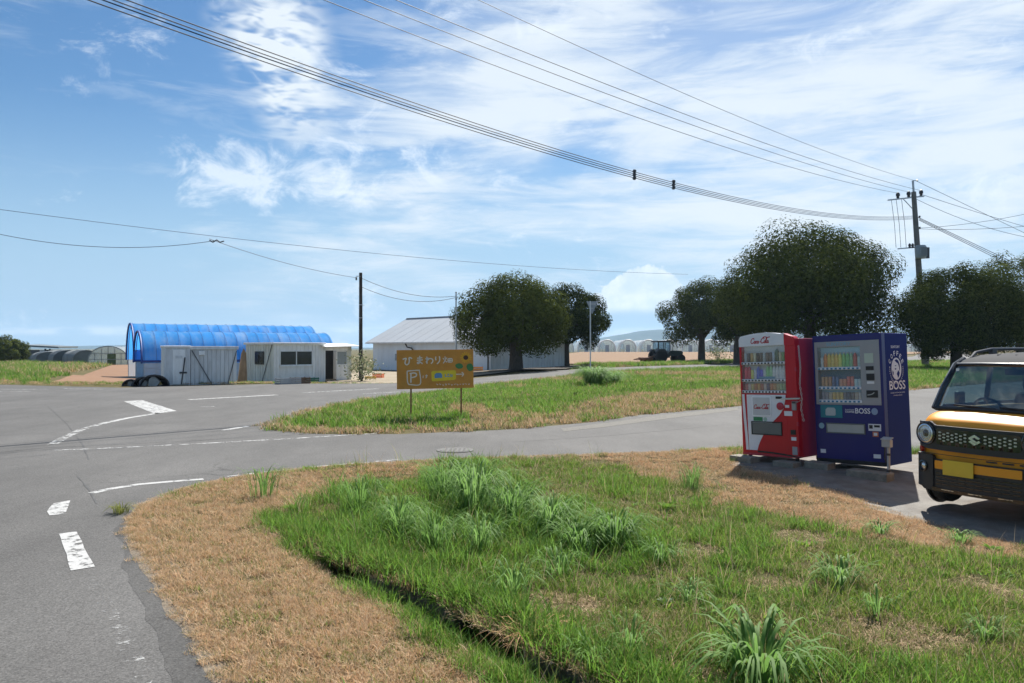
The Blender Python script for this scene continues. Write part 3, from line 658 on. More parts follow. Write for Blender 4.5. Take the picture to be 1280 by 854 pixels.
def arch(w, h, n=20, a0=0, a1=1):
    """points of the arch from the near foot over the top: local y,z; straight legs below"""
    out = []
    for k in range(n+1):
        t = a0 + (a1-a0)*k/n; a = math.pi*t; y = -math.cos(a)*w/2; z = h*(.32 + .68*math.sin(a)) if True else 0
        out.append((y, z))
    return [(-w/2, 0)] + out + [(w/2, 0)] if a0 == 0 and a1 == 1 else out
def blue_tunnel(label, end, rz, length, w, h, hem, group='blue sheeted pipe tunnels'):
    t = thing('pipe_tunnel', label, 'tunnel', end, rz, group)
    pr = arch(w, h, 22); nb = int(length/.72)
    for k in range(nb+1):
        x = length*k/nb
        MB().tube([(x, y, z) for y, z in pr], .022, 6).build('hoop', M_STEEL, t, smooth=True)
    n = 22; xs = np.linspace(-.12, length+.12, 4*nb+1); b = MB(); v = []; idx = []
    prof = arch(w+.08, h+.04, n, .02, .98); prof = [(-w/2-.05, hem)] + prof + [(w/2+.05, hem)]
    for i_, x in enumerate(xs):
        sag = .012*(1 - math.cos(2*math.pi*(x/length*nb)))*.5
        for (y, z) in prof:
            q = Vector((0, y, z-h*.32)); l = max(q.length, .001); q = q*(1 - sag/l); v.append((x, q.y, q.z + h*.32 + .012*math.sin(3*y+x*2)))
    k = len(prof); f = [(i_*k+j, i_*k+j+1, (i_+1)*k+j+1, (i_+1)*k+j) for i_ in range(len(xs)-1) for j in range(k-1)]
    b.add(v, f).build('blue_sheet', M_BLUE, t, smooth=True)
    for k_ in range(nb+1):
        x = length*k_/nb; MB().tube([(x, y*1.012, (z-h*.32)*1.012+h*.32) for y, z in prof], .008, 5).build('cord', M_HEM, t)
    MB().tube([(-.15, -w/2-.06, hem), (length+.12, -w/2-.06, hem)], .07, 8).build('rolled_hem', M_HEM, t, smooth=True)
    MB().tube([(-.14, y, z) for y, z in prof], .07, 6).build('end_hem', M_HEM, t, smooth=True)
    MB().box(0, length, -w/2-.025, -w/2-.02, 0, hem).build('side_film', M_FILM, t)
    MB().box(0, length, w/2+.02, w/2+.025, 0, hem).build('side_film', M_FILM, t)
    for z in (.45, .9): MB().tube([(0, -w/2-.03, z), (length, -w/2-.03, z)], .015, 6).build('rail', M_STEEL, t)
    for k_ in range(0, nb-2, 4):
        MB().bar((length*k_/nb, -w/2-.04, .05), (length*(k_+2)/nb, -w/2-.04, hem), .02).build('brace', M_STEEL, t)
    # far end is closed with film
    MB().prism([(length-.02, y, z) for y, z in pr], (.02, 0, 0)).build('end_film', M_FILM, t)
    return t
ax = math.atan2(.53, .85)
g = Vector((-25.2, 52.0)); blue_tunnel('nearer and lower blue sheeted pipe tunnel behind the white storage units', (g.x, g.y, -.47), ax, 12.7, 4.8, 3.32, 1.35)
g = Vector((-27.7, 56.0)); blue_tunnel('taller blue sheeted pipe tunnel at the back, its ridge above the nearer one', (g.x, g.y, -.48), ax, 13.0, 5.1, 3.98, 1.35)
# heap of black pipe coils and folded sheet at the tunnel's mouth
for px, py, r_, lab in ((164,482.6,.30,'small grey-black bundle of sheet at left end of the black coils'),(180,482.8,.42,'black coil of pipe, left of two large coils by the tunnel mouth'),(193,482.8,.52,'largest black coil of pipe beside the white storage box')):
    g = P(px, py); t = thing('pipe_coil', lab, 'coil', g, R(25), 'black coils by the blue tunnel')
    rnd = random.Random(px)
    for k in range(7):
        rr = r_*(1 - .06*k); cy = -.30 + .11*k + rnd.uniform(-.03, .03)
        pts = [(rr*math.cos(a)*1.15, cy + .05*math.sin(3*a), max(-.02, rr*.95*math.sin(a))) for a in np.linspace(0, 2*math.pi, 26)]
        MB().tube(pts, .05, 7, cap=False).build('turn', M_BLACK, t, smooth=True)
    MB().prism([(-.5*r_, -.35, 0), (.2*r_, -.38, 0), (.45*r_, -.3, .42*r_), (-.1*r_, -.33, .95*r_), (-.45*r_, -.35, .6*r_)], (.05, .5, .02)).build('folded_sheet', pm('grey_sheet%d' % px, (.26,.27,.26), .5, var=.3), t, bevel=.04)
# ---- ribbed wall made of single upright panels
def panels(parent, x0, x1, z0, z1, y, w, mat, name='wall_panel', rib=.02, axis='x', sgn=-1):
    n = max(1, round((x1-x0)/w)); ww = (x1-x0)/n
    for k in range(n):
        a = x0 + k*ww; b = MB()
        if axis == 'x':
            b.box(a+.004, a+ww-.004, min(y, y+sgn*.03), max(y, y+sgn*.03), z0, z1); b.box(a+.004, a+.04, min(y+sgn*.03, y+sgn*(.03+rib)), max(y+sgn*.03, y+sgn*(.03+rib)), z0, z1)
        else:
            b.box(min(y, y+sgn*.03), max(y, y+sgn*.03), a+.004, a+ww-.004, z0, z1); b.box(min(y+sgn*.03, y+sgn*(.03+rib)), max(y+sgn*.03, y+sgn*(.03+rib)), a+.004, a+.04, z0, z1)
        b.build(name, mat, parent)
def storage_box():
    g, a, l = frame_px((206,482.3), (237,481.6)); H = 49*g.y/960
    t = thing('storage_box', 'tall narrow white storage box with a barred door, left of the ribbed unit', 'storage unit', g, a, 'white sheds by the road')
    MB().box(0, l, 0, 1.5, 0, H-.06).build('body', M_GREYP, t, bevel=.03)
    MB().box(-.04, l+.04, -.06, 1.55, H-.06, H+.04).build('roof', M_WHITE, t, bevel=.03)
    d = MB().box(l*.30, l*.82, -.035, 0, .06, H-.14).build('door', M_WHITE, t, bevel=.012)
    MB().box(l*.42, l*.70, -.05, -.035, H-.55, H-.42).build('door_vent', M_GREYP, d)
    MB().box(l*.58, l*.88, -.075, -.04, .55, .63).build('lock_bar', M_DARKM, d)
    MB().bar((l*.66, -.06, .05), (l*.80, -.06, H*.72), .05).build('prop_bar', M_DARKM, t)
    for x in (.02, l-.02): MB().box(x-.035, x+.035, -.03, 0, 0, H-.06).build('corner_post', M_GREYP, t)
def ribbed_unit():
    g, a, l = frame_px((238,481.4), (296,480.4)); H = 48.5*g.y/960
    t = thing('storage_shed', 'grey ribbed shed with crossed bracing rods between storage box and office', 'shed', g, a, 'white sheds by the road')
    MB().box(0, l, .03, 2.3, 0, H-.16).build('body', M_GREYP, t)
    panels(t, 0, l, 0, H-.16, .03, .19, M_GREYP, rib=.018)
    MB().box(-.10, l+.06, -.10, 2.4, H-.16, H).build('roof', M_GREYP, t, bevel=.02)
    MB().bar((.05, -.05, H-.2), (l*.45, -.05, .02), .03).build('brace', M_DARKM, t); MB().bar((l-.03, -.05, H-.22), (l*.80, -.05, .02), .03).build('brace', M_DARKM, t)
    MB().box(l*.16, l*.29, -.14, -.02, H-.42, H-.22).build('wall_lamp', M_WHITE, t, bevel=.02)
def office():
    g = P(342, 480); H = 52*g.y/960; a = R(50); Lf = 6.0; Ls = 3.2
    t = thing('prefab_office', 'white prefab site office with wide dark window and open porch door', 'office', g, a, 'white sheds by the road')
    f0 = 3.75                               # porch starts here
    MB().box(.02, f0-.02, .06, .08, 0, H-.14).build('front_liner', M_WHITE, t)
    MB().box(.03, f0, Ls-.06, Ls, 0, H-.14).build('rear_wall', M_WHITE, t); MB().box(f0-.05, f0, .08, Ls-.06, 0, H-.14).build('end_wall', M_WHITE, t); MB().box(.03,.07,.08,Ls-.06,0,H-.14).build('side_liner', M_CREAM, t)
    w0, w1, z0, z1 = .42, 2.86, .43*H, .80*H
    panels(t, 0, w0, 0, H-.14, .03, .21, M_WHITE); panels(t, w1, f0, 0, H-.14, .03, .22, M_WHITE)
    panels(t, w0, w1, 0, z0, .03, .31, M_WHITE, rib=.006); panels(t, w0, w1, z1, H-.14, .03, .31, M_WHITE, rib=.006)
    w = MB(); w.box(w0, w1, -.03, .05, z0, z0+.06); w.box(w0, w1, -.03, .05, z1-.06, z1); w.box(w0, w0+.06, -.03, .05, z0, z1); w.box(w1-.06, w1, -.03, .05, z0, z1); w.box((w0+w1)/2-.03, (w0+w1)/2+.03, -.03, .05, z0, z1)
    wf = w.build('window', M_WHITE, t)
    for x0, x1 in ((w0+.06, (w0+w1)/2-.03), ((w0+w1)/2+.03, w1-.06)): MB().box(x0, x1, 0, .02, z0+.06, z1-.06).build('pane', M_WIN_D, wf)
    MB().box(w0-.05, w1+.05, -.09, -.02, z0-.05, z0).build('sill', M_WHITE, wf)
    # side wall facing left with a small window
    panels(t, 0, Ls, 0, H-.16, .03, .28, M_CREAM, axis='y')
    s = MB().box(-.06, -.02, 1.05, 2.05, .46*H, .78*H).build('window', M_DARKM, t)
    for k in range(2): MB().box(-.075, -.06, 1.08+.48*k, 1.5+.48*k, .48*H, .76*H).build('pane', M_WIN_D, s)
    MB().bar((-.05, .1, H*.95), (-.05, 1.25, .02), .03).build('brace', M_DARKM, t)
    MB().box(-.12, f0+.1, -.14, Ls+.1, H-.14, H).build('roof', M_WHITE, t, bevel=.02)
    # porch with sliding doors, one pushed open
    p = MB().box(f0, Lf, Ls*.6, Ls*.6+.05, 0, H-.2).build('porch_rear', M_INSIDE, t)
    MB().box(Lf-.05, Lf, 0, Ls*.6, 0, H-.2).build('porch_wall', M_WHITE, t); MB().box(f0, f0+.12, -.02, .06, 0, H-.25).build('door_post', M_WHITE, t); MB().box(Lf-.32, Lf, -.02, .06, 0, H-.25).build('door_post', M_CREAM, t)
    MB().box(f0, Lf, -.02, .06, H-.52, H-.25).build('door_head', M_WHITE, t)
    d0, d1 = f0+1.05, Lf-.32
    dr = MB(); dr.box(d0, d1, .02, .05, .02, .44*H); dr.box(d0, d0+.06, .02, .05, .44*H, H-.54); dr.box(d1-.05, d1, .02, .05, .44*H, H-.54); dr.box(d0, d1, .02, .05, H-.60, H-.54)
    do = dr.build('sliding_door', M_WHITE, t); MB().box(d0+.06, d1-.05, .03, .04, .44*H, H-.60).build('pane', pm('frosted_pane', (.30,.33,.33), .25, var=.05), do)
    c = MB().prism([(f0-.25, -.55, H-.30), (Lf+.45, -.55, H-.24), (Lf+.45, 1.2, H-.06), (f0-.25, 1.2, H-.06)], (0, 0, .035)).build('porch_roof', pm('white_sheet', (.74,.74,.72), .5), t)
    MB().tube([(Lf+.35, -.45, 0), (Lf+.35, -.45, H-.3)], .025, 6).build('roof_prop', M_STEEL, t)
    return g, a, H
storage_box(); ribbed_unit(); OFF_G, OFF_A, OFF_H = office()
# leaning board between shed and office
g = P(300, 480.2); t = thing('leaning_board', 'brown warped board leaning in the gap between grey shed and office', 'board', (g.x, g.y+.5, g.z), R(35))
MB().prism([(-.30,0,0),(.18,0,0),(.20,.25,1.5),(.08,.28,1.75),(-.05,.25,1.45)], (0,.04,0)).build('plank', M_WOOD, t)
# crates in front of the office
def crate(label, px, py, w, h, d, mat, slat=True, rz=OFF_A, group='crates in front of the office'):
    g = P(px, py); t = thing('crate', label, 'crate', g, rz, group); b = MB()
    n = 3
    for k in range(n):
        z0 = .04 + k*(h-.04)/n; z1 = z0 + (h-.04)/n*.72
        for (x0,x1,y0,y1) in ((-w/2,w/2,-d/2,-d/2+.02),(-w/2,w/2,d/2-.02,d/2),(-w/2,-w/2+.02,-d/2+.02,d/2-.02),(w/2-.02,w/2,-d/2+.02,d/2-.02)):
            MB().box(x0,x1,y0,y1,z0,z1).build('slat', mat, t)
    MB().box(-w/2+.02, w/2-.02, -d/2+.02, d/2-.02, 0, .04).build('floor', mat, t)
    for sx in (-1,1):
        for sy in (-1,1): MB().box(sx*(w/2-.045)-.015, sx*(w/2-.045)+.015, sy*(d/2-.035)-.012, sy*(d/2-.035)+.012, .04, h).build('post', mat, t)
    return t
M_GREEN = pm('green_crate_plastic', (.02,.13,.085), .5); M_BROWN = pm('brown_crate', (.13,.075,.045), .75, var=.3); M_CGREY = pm('grey_crate', (.33,.34,.34), .6); M_ORANGE = pm('orange_plastic', (.72,.13,.02), .45); M_YELL = pm('yellow_plastic', (.70,.42,.03), .45)
crate('long grey crate under the wide office window', 360, 480.6, 1.15, .32, .5, M_CGREY)
crate('brown crate between the grey and green crates', 375, 480.2, .9, .34, .5, M_BROWN)
crate('dark green crate nearest the office door', 388, 479.8, .95, .40, .5, M_GREEN)
crate('yellow basket at the foot of the short utility pole', 463, 475.2, .75, .28, .5, M_YELL, rz=R(15), group='baskets by the pole')
crate('orange basket stacked upright to the right of the yellow one', 473, 474, .72, .42, .5, M_ORANGE, rz=R(-10), group='baskets by the pole')
crate('orange-yellow basket beside the warehouse, seen past the sign edge', 597, 465.5, .85, .48, .55, pm('amber_plastic', (.70,.27,.03), .5), rz=R(5), group='baskets by the pole')
# ---- warehouse
def warehouse():
    A = Vector((-14.3, 79.0, -.5)); B = Vector((-1.84, 65.5, -.42)); d = Vector((B.x-A.x, B.y-A.y)); L_ = d.length; a = math.atan2(d.y, d.x)
    t = thing('warehouse', 'long white warehouse with grey pitched roof behind the orange sign', 'warehouse', A, a); H = 2.85; Wd = 9.2; Hr = 5.38
    # local: x along the front wall towards the camera's right, y to the back
    MB().box(.05, L_-.05, .05, Wd-.05, 0, H).build('inner_shell', M_SIDING, t)
    MB().prism([(L_-.06,.1,H),(L_-.06,Wd-.1,H),(L_-.06,Wd/2,Hr-.12)], (.01,0,0)).build('gable_liner', M_SIDING, t); MB().prism([(.05,.1,H),(.05,Wd-.1,H),(.05,Wd/2,Hr-.12)], (.01,0,0)).build('gable_liner', M_SIDING, t)
    panels(t, 0, L_, .08, H-.02, .05, .92, M_SIDING, rib=.012)
    n = 24; ww = Wd/n
    for k in range(n):
        y0, y1 = k*ww, (k+1)*ww; zt = lambda y: H + (Hr-H-.15)*(1 - abs(y-Wd/2)/(Wd/2))
        b = MB(); b.prism([(L_-.05, y0+.01, .06), (L_-.05, y1-.01, .06), (L_-.05, y1-.01, zt(y1-.01)), (L_-.05, y0+.01, zt(y0+.01))], (.03,0,0)); b.prism([(L_-.02, y0+.01, .06), (L_-.02, y0+.15, .06), (L_-.02, y0+.15, zt(y0+.15)-.02), (L_-.02, y0+.01, zt(y0+.01)-.02)], (.03,0,0))
        b.build('gable_panel', M_WHITE, t)
    for k in range(12):                     # roof sheets, front slope
        x0 = -.5 + k*(L_+1)/12; x1 = x0 + (L_+1)/12
        b = MB().prism([(x0+.004,-.55,H-.06),(x1-.004,-.55,H-.06),(x1-.004,Wd/2,Hr),(x0+.004,Wd/2,Hr)], (0,0,.05)); b.prism([(x0+.004,-.55,H-.01),(x0+.05,-.55,H-.01),(x0+.05,Wd/2,Hr+.05),(x0+.004,Wd/2,Hr+.05)], (0,0,.012)); b.build('roof_sheet', M_ROOFG, t)
    MB().prism([(-.5,Wd/2,Hr),(L_+.5,Wd/2,Hr),(L_+.5,Wd+.55,H-.06),(-.5,Wd+.55,H-.06)], (0,0,.05)).build('rear_roof', M_ROOFG, t)
    MB().bar((-.5, Wd/2, Hr+.06), (L_+.5, Wd/2, Hr+.06), .3, .08).build('ridge_cap', M_ROOFG, t)
    MB().box(-.5, L_+.5, -.64, -.55, H-.14, H-.02).build('gutter', M_GREYP, t)
    w = MB().box(4.0, 5.1, -.02, .02, 1.0, 1.72).build('window', M_GREYP, t)
    for k in range(5): MB().box(4.05, 5.05, -.035, -.02, 1.06+.13*k, 1.15+.13*k).build('louvre', pm('louvre_grey%d' % k, (.20,.22,.24), .5), w)
    MB().tube([(L_-.3,-.02,.05),(L_-.3,-.02,H-.1)], .06, 8).build('downpipe', M_DARKM, t)
    MB().tube([(6.6,-.6,H-.12),(6.6,-.35,H-.5),(7.1,-.2,H-.6),(7.3,-.05,H-.9)], .07, 7).build('drain_elbow', M_DARKM, t, smooth=True)
    MB().box(-.05, L_+.06, -.06, Wd+.05, -.6, .08).build('plinth', pm('plinth_concrete', (.22,.21,.20), .9), t)
warehouse()
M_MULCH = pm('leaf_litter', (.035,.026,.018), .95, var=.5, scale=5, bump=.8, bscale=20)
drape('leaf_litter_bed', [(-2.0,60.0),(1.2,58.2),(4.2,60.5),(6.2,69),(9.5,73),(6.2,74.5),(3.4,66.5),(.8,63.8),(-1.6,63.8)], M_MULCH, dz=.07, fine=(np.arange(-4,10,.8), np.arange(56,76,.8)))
# ---- polytunnels far beyond the tilled field
M_POLY = glassmat('polytunnel_film', (.9,.92,.93), .8, .2, .45, (.80,.82,.82))
def polytunnel_proto():
    t = thing('polytunnel', 'x', 'polytunnel', (0,0,0), 0, 'row of white polytunnels beyond the field'); w, h, Ln = 4.7, 3.6, 26
    pr = arch(w, h, 16)
    b = MB(); n = len(pr); b.add([(y, x, z) for x in (0, Ln) for y, z in pr], [(i_, i_+1, n+i_+1, n+i_) for i_ in range(n-1)]); b.build('cover', M_POLY, t, smooth=True)
    for k in range(6): MB().tube([(y, .02+k*1.0, z+.01) for y, z in pr], .16 if k == 0 else .05, 5).build('hoop', pm('white_hoop', (.75,.76,.76), .5) if k == 0 and 'white_hoop' not in bpy.data.materials else bpy.data.materials['white_hoop'], t)
    MB().prism([(y, .05, z) for y, z in pr], (0,.01,0)).build('end_film', glassmat('tunnel_end_film', (.75,.79,.80), .7, .2, .22, (.6,.63,.64)), t)
    MB().box(-.55, .55, .02, .04, 0, 2.1).build('door', pm('tunnel_door', (.42,.45,.47), .6), t)
    for x in (-1.25, 1.25): MB().box(x-.04, x+.04, .0, .04, 0, 2.9).build('post', M_STEEL, t)
    return t
ORD = ['first','second','third','fourth','fifth','sixth','seventh','eighth','ninth','tenth','eleventh','twelfth','thirteenth','fourteenth','fifteenth','sixteenth','seventeenth','eighteenth','nineteenth','twentieth']
proto = polytunnel_proto(); tun = []
for k, px in enumerate(list(range(655, 1165, 26)) ):
    o = proto if k == 0 else copy_tree(proto); Yt = 222 + .006*(px-700); q = at(px, 440, Yt); o.location = (q.x, Yt, gz1(q.x, Yt)); o.rotation_euler = (0,0,-.02)
    o['label'] = 'white polytunnel, %s from the left in the far row' % ORD[k]
# ---- far left: grey glasshouse, dark tunnels and a low shed
g = P(135, 457); t = thing('greenhouse', 'pale framed greenhouse end with a green doorway left of the blue tunnels', 'greenhouse', g, R(20)); s = g.y/960
w, h = 44*s, 24*s; pr = arch(w, h, 14); M_FRAME = pm('grey_frame', (.24,.26,.27), .5, .4)
MB().prism([(y,0,z) for y, z in pr], (0,.02,0)).build('end_film', glassmat('old_film', (.8,.84,.85), .7, .2, .35, (.55,.58,.58)), t)
n = len(pr); MB().add([(y, x, z) for x in (0, 22) for y, z in pr], [(i_, i_+1, n+i_+1, n+i_) for i_ in range(n-1)]).build('cover', bpy.data.materials['old_film'], t, smooth=True)
for k in range(7): MB().box(-w/2+w*k/6-.04, -w/2+w*k/6+.04, -.04, 0, 0, h*(.32+.68*math.sin(math.pi*k/6))).build('mullion', M_FRAME, t)
for z in (h*.32, h*.62): MB().box(-w*.47, w*.47, -.06, -.03, z-.04, z+.04).build('transom', M_FRAME, t)
MB().tube([(y, -.03, z) for y, z in pr], .06, 6).build('hoop', M_FRAME, t)
MB().box(-w*.02, w*.20, -.05, -.01, .05, h*.62).build('door', pm('mossy_green', (.09,.13,.05), .8, var=.4), t)
for k, (px, py, wpx, hpx) in enumerate([(108,455,30,17),(86,453,34,15),(62,452,30,12)]):
    g = P(px, py); s = g.y/960; t = thing('shade_tunnel', ['dark grey net tunnel directly left of the pale greenhouse','middle one of the dark grey net tunnels','leftmost and lowest dark grey net tunnel by the far shed'][k], 'tunnel', g, R(35), 'dark net tunnels far left')
    pr = arch(wpx*s, hpx*s, 12); n = len(pr); m_ = pm('shade_net%d' % k, (.16,.175,.175), .8, var=.25, scale=.6)
    MB().add([(y, x, z) for x in (0, 30) for y, z in pr], [(i_, i_+1, n+i_+1, n+i_) for i_ in range(n-1)]).build('cover', m_, t, smooth=True)
    MB().prism([(y, .1, z) for y, z in pr], (0,.02,0)).build('end_net', m_, t)
    for q in range(5): MB().tube([(y, q*2., z+.02) for y, z in pr], .05, 5).build('hoop', M_FRAME, t)
g = P(48, 450.5); s = g.y/960; t = thing('farm_shed', 'low dark farm shed with slanted roof next to the round tree', 'shed', g, R(6)); w = 34*s
MB().box(-w/2, w/2, 0, 6, 0, 13*s).build('wall', pm('shed_wall', (.13,.13,.135), .8, var=.3), t)
MB().prism([(-w/2-.6,-1,17.5*s),(w/2+1.5,-1,15*s),(w/2+1.5,7,15.6*s),(-w/2-.6,7,18.2*s)], (0,0,.3)).build('roof', pm('shed_roof', (.12,.14,.15), .6), t)
MB().box(w*.05, w*.28, -.1, 0, 9*s, 13*s).build('window', M_WHITE, t)
for x in (-w/2+.2, w*.3, w/2-.2): MB().box(x-.12, x+.12, -.8, -.55, 0, 14.5*s).build('post', M_DARKM, t)
# ------------------------------------------------------------------ poles, signs, wires
M_POLE = pm('concrete_pole', (.17,.165,.155), .85, var=.2, scale=5, bump=.3, dirt=(.07,.06,.05), dirt_sheen_amt=.6, dirt_scale=2)
M_POLEB = pm('tarred_wood_pole', (.045,.036,.030), .9, var=.3, scale=6, stretch=(1,1,.2))
M_WIRE = pm('cable_rubber', (.012,.013,.016), .6, var=.05); M_PORC = pm('porcelain', (.035,.03,.03), .3)
# main pole on the right
PY = 64.0; pb = at(1157, 461, PY); pb.z = gz1(pb.x, pb.y); ptop = at(1142, 240, PY); PH = ptop.z - pb.z
lean_x = (ptop.x - pb.x)/PH
t = thing('utility_pole', 'tall concrete utility pole with crossarm and grey transformer behind the trees', 'utility pole', pb, 0)
def on(z, dx=0, dy=0): return Vector((lean_x*z + dx, dy, z))
zz = lambda py: CAM_H + (436-py)*PY/960 - pb.z
MB().tube([on(-.2), on(PH)], [.29, .19], 14).build('shaft', M_POLE, t, smooth=True)
MB().tube([on(PH-.6), on(zz(225.5))], .09, 8).build('top_pin', M_STEEL, t)
MB().tube([on(zz(225.5)), on(zz(225.5)-.0, .35)], .03, 6).build('top_arm', M_STEEL, t); MB().lathe([(.0,.0),(.07,.02),(.07,.12),(.0,.16)], on(zz(226.5), .35), n=10).build('insulator', M_PORC, t)
za = zz(250); zb_ = zz(245)
MB().bar(on(za, -2.2), on(zb_, .85), .10, .10).build('crossarm', M_STEEL, t)
for dx in (-1.35, -.45, .60):
    z_ = za + (zb_-za)*((dx+2.2)/3.05); MB().lathe([(.06,.05),(.13,.10),(.10,.2),(.16,.26),(.16,.42),(.10,.52),(.04,.56)], on(z_, dx), n=12).build('insulator', M_PORC, t, smooth=True)
MB().bar(on(za+.1, -.9), on(zz(262), -.12), .05).build('arm_brace', M_STEEL, t)
# transformer and low arm
MB().bar(on(zz(311), -1.65), on(zz(309), 0), .09).build('lower_arm', M_STEEL, t)
tr = MB().lathe([(.0,0),(.40,.0),(.42,.06),(.42,1.0),(.36,1.08),(0,1.10)], on(zz(324), -.08, -.55), n=20).build('transformer', pm('transformer_grey', (.34,.37,.38), .5, .2), t, smooth=True)
for k in range(7): MB().box(-.25+.08*k, -.22+.08*k, -.52, -.40, .15, .9).build('cooling_fin', bpy.data.materials['transformer_grey'], tr).location = on(zz(324), -.08, -.55)
MB().box(.25, .78, -.35, -.05, zz(324)+.05, zz(324)+.95).build('switch_box', M_DARKM, t).location = (lean_x*zz(320), 0, 0)
for dx in (-.65, -.40): MB().lathe([(.05,0),(.12,.05),(.08,.18),(.13,.24),(.05,.4)], on(zz(311)+.05, dx), n=10).build('bushing', M_PORC, t)
for dx in (-1.9, -1.5, -1.05): MB().tube([on(za+(zb_-za)*((dx+2.2)/3.05), dx), on((za+zz(311))/2, dx+.12), on(zz(311)+.1, dx+.12)], .018, 5).build('drop_wire', M_WIRE, t)
for z_, dx in ((zz(272), .35), (zz(286), .3)): MB().lathe([(.06,0),(.09,.06),(.06,.16)], on(z_, dx), n=10).build('clamp', M_PORC, t); MB().bar(on(z_, 0), on(z_, dx), .05).build('clamp_arm', M_STEEL, t)
POLE_TOP = {}
def W(z, dx=0): return Vector((pb.x + lean_x*z + dx, pb.y, pb.z + z))
def wire(label, A, ctrl, B2, rad=.02, n=60, name='overhead_wire', group='overhead wires', cat='wire', t_end=1.0):
    """cable from A towards plan point B2, its sag fitted through photo points"""
    A = Vector(A); rows = []; rhs = []
    for px, py in ctrl:
        r_ = ray(px, py); k = r_[0]/r_[1]; dx, dy = B2[0]-A.x, B2[1]-A.y
        tt = (k*A.y - A.x)/(dx - k*dy); y = A.y + dy*tt; z = CAM_H + r_[2]/r_[1]*y; rows.append((tt, tt*tt)); rhs.append(z-A.z)
    if len(rows) == 1: co = np.array([rhs[0]/rows[0][0], 0])
    else: co = np.linalg.lstsq(np.array(rows), np.array(rhs), rcond=None)[0]
    pts = [(A.x + (B2[0]-A.x)*q, A.y + (B2[1]-A.y)*q, A.z + co[0]*q + co[1]*q*q) for q in np.linspace(0, t_end, n)]
    t = MB().tube(pts, rad, 6).build(name, M_WIRE, None, smooth=True); tag(t, label, cat, group); return pts
B2 = (-12.0, 14.0)
wire('topmost thin wire running from the tall pole tip to the upper left', W(zz(226), .3), [(860,119),(598,0)], (B2[0]+1, B2[1]), .010)
for k, (ctrl, dx, lab) in enumerate([(((870,148),(495,0)), .60, 'upper wire of the three on the tall pole crossarm'), (((870,158),(455,0)), -.45, 'middle wire of the three on the tall pole crossarm'), (((870,172),(405,0)), -1.35, 'lowest wire of the three on the tall pole crossarm')]):
    wire(lab, W(za + (zb_-za)*((dx+2.2)/3.05) + .5, dx), ctrl, (B2[0]+dx*.3, B2[1]+.6*k), .012)
for k, (x0, y1, dz) in enumerate([(110, 222.5, -.10), (128, 220.0, -.02), (141, 217.6, .07), (158, 215.0, .15)]):
    wire('%s cable of the thick bundle of four sweeping across the sky' % ['lowest', 'second lowest', 'second highest', 'highest'][k], W(zz(272) + dz, -.15), [(793, y1), (x0, 0)], (B2[0], B2[1]), .014)
# spacers on the bundle
for k, (px, py) in enumerate([(793, 218.5), (842, 231)]):
    r_ = ray(px, py); kx = r_[0]/r_[1]; A = W(zz(272)); dx, dy = B2[0]-A.x, B2[1]-A.y; tt = (kx*A.y - A.x)/(dx-kx*dy); y = A.y+dy*tt; q = Vector((kx*y, y, CAM_H + r_[2]/r_[1]*y))
    s_ = thing('cable_spacer', ['left black spacer clamp on the thick cable bundle', 'right black spacer clamp on the thick cable bundle'][k], 'spacer', q, 0, 'cable spacers')
    MB().box(-.05, .05, -.05, .05, -.22, .22).build('bar', M_DARKM, s_, bevel=.01)
    for j in (-.15, 0, .15): MB().box(-.07, .07, -.09, .09, j-.03, j+.03).build('grip', M_DARKM, s_)
# wires leaving the pole to the right
for k, (A, c, lab) in enumerate([(W(zz(226), .3), [(1280,291)], 'topmost wire leaving the tall pole to the right edge'), (W(za+.5, .6), [(1280,283),(1230,268)], 'wire from the right insulator running down to the right edge'), (W(za+.4, -.4), [(1280,296),(1220,280)], 'lower crossarm wire running down to the right edge'),
        (W(zz(286), .3), [(1220,286.5),(1280,283)], 'sagging wire rising slightly to the right edge'), (W(zz(285), .3), [(1230,277),(1280,268)], 'thin wire climbing from the tall pole to the right edge')]):
    wire(lab, A, c, (78, 66 if k < 3 else 56), .016, group='wires right of the tall pole')
for k in range(3): wire('%s cable of the three slanting behind the right trees' % ['upper', 'middle', 'lower'][k], W(zz(272+1.5*k), .3), [(1222, 307+2.2*k)], (80, 92), .024, group='wires right of the tall pole', t_end=.5)
# short pole on the left
g = P(451, 476.5); Hs = 1.7 + (436-341)*g.y/960 - g.z
t = thing('utility_pole', 'short dark wooden utility pole beside the prefab office', 'utility pole', g, 0)
MB().tube([(0,0,-.2), (-.02,0,Hs)], [.14,.11], 12).build('shaft', M_POLEB, t, smooth=True)
MB().tube([(-.02,-.1,Hs-.25),(-.28,-.1,Hs-.25),(-.30,-.1,Hs-.5)], .025, 6).build('hook', M_STEEL, t)
MB().lathe([(.02,0),(.06,.03),(.05,.12),(.07,.16),(.02,.22)], (-.30,-.1,Hs-.52), n=10).build('insulator', M_PORC, t)
for z in (Hs*.70, Hs*.58): MB().lathe([(.145,0),(.145,.05)], (0,0,z), n=14).build('band', M_STEEL, t)
MB().bar((-.02,0,Hs*.70), (.25,0,Hs*.70), .03).build('step_bolt', M_STEEL, t)
stop = Vector((g.x-.25, g.y-.1, g.z+Hs-.35))
wire('sagging service wire from the short pole to the left edge', stop, [(350,327),(268,301)], (-26, 30), .014, group='thin wires on the left', t_end=.415)
q0 = at(268, 301, 34.5)
wire('drooping wire at the far left, left of the wire knot', at(268, 301, 41.0), [(130,309),(0,293)], (-46, 33), .014, group='thin wires on the left')
wire('long faint wire crossing low over the blue tunnels', at(860, 343, 130), [(480,318),(0,262)], (-60, 60), .022, group='thin wires on the left')
